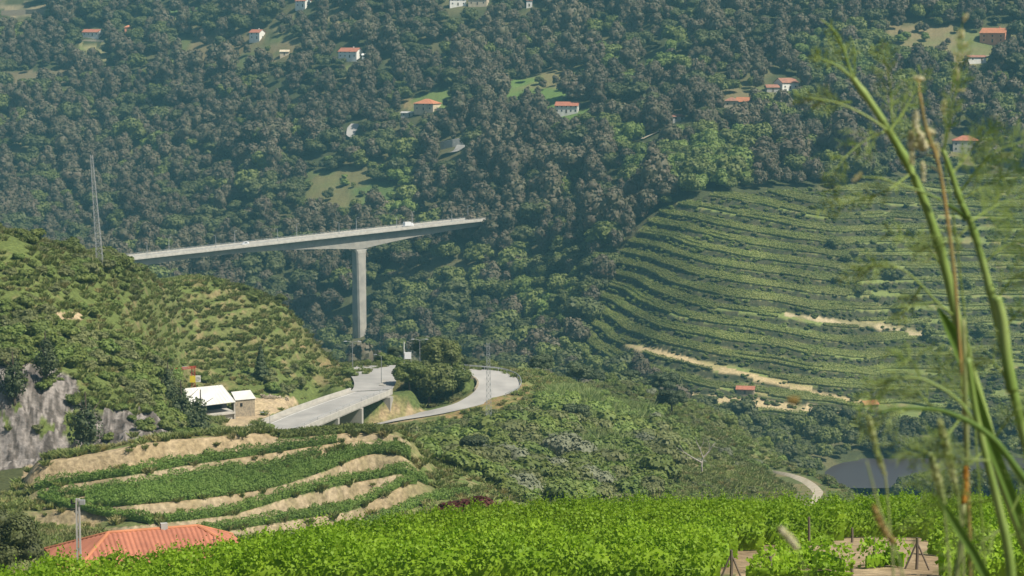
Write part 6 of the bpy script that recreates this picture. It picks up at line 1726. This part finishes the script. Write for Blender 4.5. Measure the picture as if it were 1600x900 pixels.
# second fennel
D2 = 2.55
B1 = to_ground(uvp([(1474, 236), (1487, 272), (1500, 312), (1516, 346), (1536, 412), (1552, 474), (1563, 522), (1581, 602), (1602, 690), (1630, 790)], D2))
f2 = plant_root("fennel_plant", B1, "second fennel stalk at the right edge, upright with dense thread leaves", "fennel")
stem_mesh("stem", local(f2, B1), 8, 18, D2, M['stem'], f2, 90, 10, nodes=(.16, .30, .42))
stem_mesh("leaf_sheath", local(f2, uvp([(1557, 464), (1566, 500), (1573, 560), (1582, 612)], D2 - .02)), 15, 20, D2, M['stem'], f2, 24, 9)
stem_mesh("side_shoot", local(f2, uvp([(1478, 320), (1492, 326), (1510, 342)], D2)), 5, 8, D2, M['blade'], f2, 14, 6)
RB = [([(1516, 346), (1560, 320), (1620, 300)], 10, 60), ([(1500, 312), (1540, 290), (1600, 262)], 10, 56), ([(1536, 412), (1580, 380), (1640, 372)], 10, 60), ([(1487, 272), (1520, 232), (1560, 190)], 9, 46), ([(1552, 474), (1590, 430), (1630, 420)], 9, 50),
      ([(1474, 236), (1485, 180), (1500, 120), (1505, 60)], 10, 30), ([(1520, 350), (1480, 380), (1430, 392)], 8, 44), ([(1563, 522), (1600, 480), (1640, 470)], 8, 50), ([(1474, 236), (1440, 214), (1400, 200)], 6, 30), ([(1581, 602), (1540, 560), (1480, 560)], 8, 50), ([(1500, 300), (1550, 240), (1620, 215)], 9, 50)]
for k, (pt, pr, ln) in enumerate(RB): frond(f2, pt, D2 + .03 * (k % 4), pr, ln, 230 + k)
# third, low fennel with broad dark leaf and a haze of threads
D3 = 2.35
C1 = to_ground(uvp([(1512, 560), (1524, 640), (1542, 720), (1562, 800), (1580, 900)], D3))
f3 = plant_root("fennel_plant", C1, "low bushy fennel in the lower right corner with a dark curved leaf stalk", "fennel")
stem_mesh("stem", local(f3, C1), 8, 20, D3, M['stem'], f3, 50, 9)
stem_mesh("leaf_stalk", local(f3, uvp([(1372, 646), (1410, 638), (1460, 640), (1508, 656), (1550, 684), (1600, 748), (1640, 800)], D3 - .03)), 3, 14, D3, M['blade'], f3, 30, 8)
stem_mesh("leaf_stalk", local(f3, uvp([(1362, 602), (1400, 590), (1430, 590), (1470, 606), (1500, 628), (1522, 660)], D3)), 2.5, 6, D3, M['stem'], f3, 26, 7)
RC = [([(1420, 640), (1380, 650), (1340, 672)], 8, 40), ([(1460, 640), (1430, 610), (1385, 590)], 9, 46), ([(1500, 655), (1470, 690), (1420, 720)], 9, 50), ([(1540, 700), (1500, 740), (1440, 770)], 10, 56), ([(1400, 590), (1370, 605), (1340, 640)], 8, 36), ([(1440, 592), (1420, 560), (1385, 545)], 7, 40),
      ([(1560, 780), (1500, 790), (1420, 830)], 10, 60), ([(1575, 820), (1530, 850), (1480, 900)], 9, 56), ([(1550, 690), (1590, 640), (1640, 620)], 9, 56), ([(1580, 800), (1610, 740), (1640, 700)], 8, 56), ([(1520, 640), (1490, 600), (1450, 540)], 8, 44), ([(1570, 840), (1600, 830), (1640, 800)], 8, 56), ([(1545, 720), (1480, 715), (1400, 690)], 9, 50)]
for k, (pt, pr, ln) in enumerate(RC): frond(f3, pt, D3 + .03 * (k % 4), pr, ln, 260 + k)
# broad blades
def blade(path, d, w, label, mat=None, name="tall_grass"):
    P3 = to_ground(uvp(path, d)); e = plant_root(name, P3, label, "grass")
    A = smooth_path(local(e, P3), 40); t = np.linspace(0, 1, 40); V = []; Q = []
    wd = px(w, d) * np.minimum(1, t * 6 + .05) * np.where(t > .5, 1 - .6 * (t - .5), 1)
    for i in range(40):
        tg = unit(A[min(i + 1, 39)] - A[max(i - 1, 0)]); s_ = unit(np.cross(tg, np.array([0, 1, .0])))
        V += [A[i] - s_ * wd[i], A[i] + np.array([0, wd[i] * .7, 0]), A[i] + s_ * wd[i]]
    for i in range(39): Q += [(3 * i, 3 * i + 1, 3 * i + 4, 3 * i + 3), (3 * i + 1, 3 * i + 2, 3 * i + 5, 3 * i + 4)]
    link("blade", mesh_np("blade", V, Q, mat or M['blade'], True), e)
    o = MB(); o.tube([Vector(A[-1]), Vector(A[-1]) + Vector((0, 0, .05))], [px(w, d) * .6, px(w, d) * .5], 6); o.build("sheath", M['stem'], e)
    return e
blade([(1462, 476), (1480, 505), (1500, 550), (1520, 610), (1548, 690), (1590, 800), (1620, 900)], 2.5, 18, "bright flat grass blade crossing the longer fennel stalk")
blade([(1462, 770), (1500, 830), (1530, 880), (1545, 920)], 2.1, 14, "short broad blade in the lower right corner")
# thin stalk, green above and orange below
D_ = 2.4; P3 = to_ground(uvp([(1505, 498), (1508, 600), (1511, 700), (1509, 728), (1506, 786), (1500, 860), (1494, 910)], D_))
e = plant_root("grass_stalk", P3, "thin yellow-green stalk with an orange section, in front of the fennel", "grass")
stem_mesh("upper_stem", local(e, uvp([(1505, 498), (1508, 600), (1511, 700), (1509.5, 728)], D_)), 6, 8, D_, M['spike'], e, 20, 7)
stem_mesh("orange_section", local(e, uvp([(1509.5, 728.5), (1508, 756), (1505.5, 786)], D_)), 8, 9, D_, M['orange'], e, 12, 7)
stem_mesh("lower_stem", local(e, uvp([(1505.5, 786.5), (1500, 860), (1494, 910)], D_) + P3[-2:]), 8, 9, D_, M['spike'], e, 24, 7)
# grass stalks with seed heads
def spike_mesh(path, d, w, mat, parent, seed, n=260):
    rg = np.random.default_rng(seed); A = smooth_path(uvp(path, d), 30); o = np.array(parent.location); k = d / F
    i = rg.integers(0, 29, n); f = rg.random((n, 1)); c = A[i] * (1 - f) + A[i + 1] * f; tg = unit(A[i + 1] - A[i])
    t = (i + f[:, 0]) / 30; prof = np.sin(np.pi * np.clip(.08 + .87 * t, 0, 1)) ** .6
    dr = unit(np.cross(tg, rg.normal(size=(n, 3)))); pos = c + dr * (w / 2 * k * prof * .8)[:, None] - o
    V, Q = cards(pos, unit(dr + .3 * rg.normal(size=(n, 3))), w * .42 * k, rg)
    return link("seed_head", mesh_np("seed_head", V, Q, mat), parent)
def grass_stalk(path, head, d, w, label, mat, smat, seed, sw=4, group=None):
    P3 = to_ground(uvp(path, d)); e = plant_root("grass_stalk", P3, label, "grass", group)
    stem_mesh("stem", local(e, P3), sw * .7, sw * 1.2, d, smat, e, 40, 6); spike_mesh(head, d, w, mat, e, seed); return e
grass_stalk([(1358, 655), (1368, 690), (1382, 738), (1390, 820), (1396, 910)], [(1357, 650), (1366, 690), (1382, 742)], 2.3, 12, "green foxtail seed spike, left of the three in front of the river", M['spike'], M['spike'], 1)
grass_stalk([(1469, 660), (1480, 700), (1494, 760), (1502, 830), (1506, 910)], [(1468, 656), (1479, 700), (1496, 772)], 2.3, 14, "tall green foxtail seed spike nearest to the orange stalk", M['spike'], M['spike'], 2)
grass_stalk([(1455, 712), (1466, 750), (1474, 790), (1480, 850), (1484, 910)], [(1454, 708), (1465, 750), (1475, 796)], 2.2, 14, "shorter green foxtail seed spike between the other two", M['spike'], M['spike'], 3)
grass_stalk([(1354, 720), (1362, 750), (1376, 800), (1396, 850), (1412, 910)], [(1364, 790), (1378, 822), (1398, 850)], 1.9, 12, "blurred straw-coloured seed head low beside the soil patch", M['straw'], M['spike'], 4)
grass_stalk([(1222, 828), (1236, 846), (1252, 876), (1262, 915)], [(1218, 826), (1232, 840), (1246, 858)], 1.7, 14, "blurred grey-white seed head in front of the wooden post", M['pale'], M['spike'], 5, 2)
grass_stalk([(1240, 622), (1250, 700), (1264, 800), (1276, 915)], [(1232, 623), (1240, 626), (1248, 625)], 1.6, 12, "very blurred small pinkish seed head before the terraces", M['straw'], M['frond'], 6, .8)
# dry oat-like stalk with pale hanging seeds
D5 = 2.45; P3 = to_ground(uvp([(1437, 146), (1446, 195), (1466, 255), (1480, 340), (1491, 430), (1498, 520), (1506, 640), (1512, 760), (1516, 910)], D5))
e = plant_root("dry_grass_stalk", P3, "dry tan grass stalk carrying a cluster of pale fluffy seeds between the fennel stalks", "grass")
stem_mesh("stem", local(e, P3), 4.5, 7, D5, M['straw'], e, 60, 7)
for k, (pts, w) in enumerate([([(1432, 172), (1430, 190), (1434, 205)], 11), ([(1424, 206), (1424, 222), (1426, 236)], 13), ([(1436, 206), (1440, 220), (1446, 232)], 15), ([(1446, 202), (1454, 206), (1460, 208)], 10), ([(1462, 222), (1465, 236), (1463, 250)], 9),
                              ([(1425, 234), (1424, 248), (1426, 258)], 9), ([(1440, 252), (1442, 262), (1443, 284)], 9), ([(1428, 122), (1436, 123), (1444, 124)], 8), ([(1440, 214), (1438, 224), (1442, 234)], 15)]):
    spike_mesh(pts, D5 + .01 * k, w, M['pale'], e, 20 + k, 120)
    c = smooth_path(P3, 60); mid = Vector(at(*pts[1], D5 + .01 * k)); nr = min((Vector(q) for q in c), key=lambda q: (q - mid).length)
    mb = MB(); mb.tube([nr - e.location, nr.lerp(mid, .5) + Vector((0, 0, .004)) - e.location, mid - e.location], [.0006, .0005, .0004], 4); mb.build("thread", M['straw'], e)
D6 = 2.6; P3 = to_ground(uvp([(1506, 20), (1500, 60), (1495, 110), (1482, 165), (1476, 240), (1490, 340), (1504, 460), (1518, 600), (1530, 760), (1540, 910)], D6))
e = plant_root("dry_grass_stalk", P3, "faint thin stalk with pale seeds one above the other at the top right", "grass")
stem_mesh("stem", local(e, P3), 1.6, 4, D6, M['frond'], e, 60, 5)
for k, (pts, w) in enumerate([([(1512, 22), (1508, 28), (1506, 33)], 8), ([(1502, 46), (1501, 54), (1502, 60)], 11), ([(1512, 68), (1506, 71), (1502, 74)], 9), ([(1495, 106), (1494, 115), (1495, 124)], 9), ([(1476, 155), (1474, 166), (1475, 178)], 9), ([(1488, 140), (1498, 141), (1508, 141)], 5), ([(1334, 283), (1339, 276), (1346, 270)], 8)]):
    if pts[0][0] < 1400: continue
    spike_mesh(pts, D6 + .01 * k, w, M['pale'], e, 40 + k, 110)
P3 = uvp([(1336, 280), (1340, 276), (1346, 268)], D1 - .01)
spike_mesh([(1333, 283), (1339, 277), (1346, 270)], D1 - .01, 9, M['pale'], f1, 60, 110)
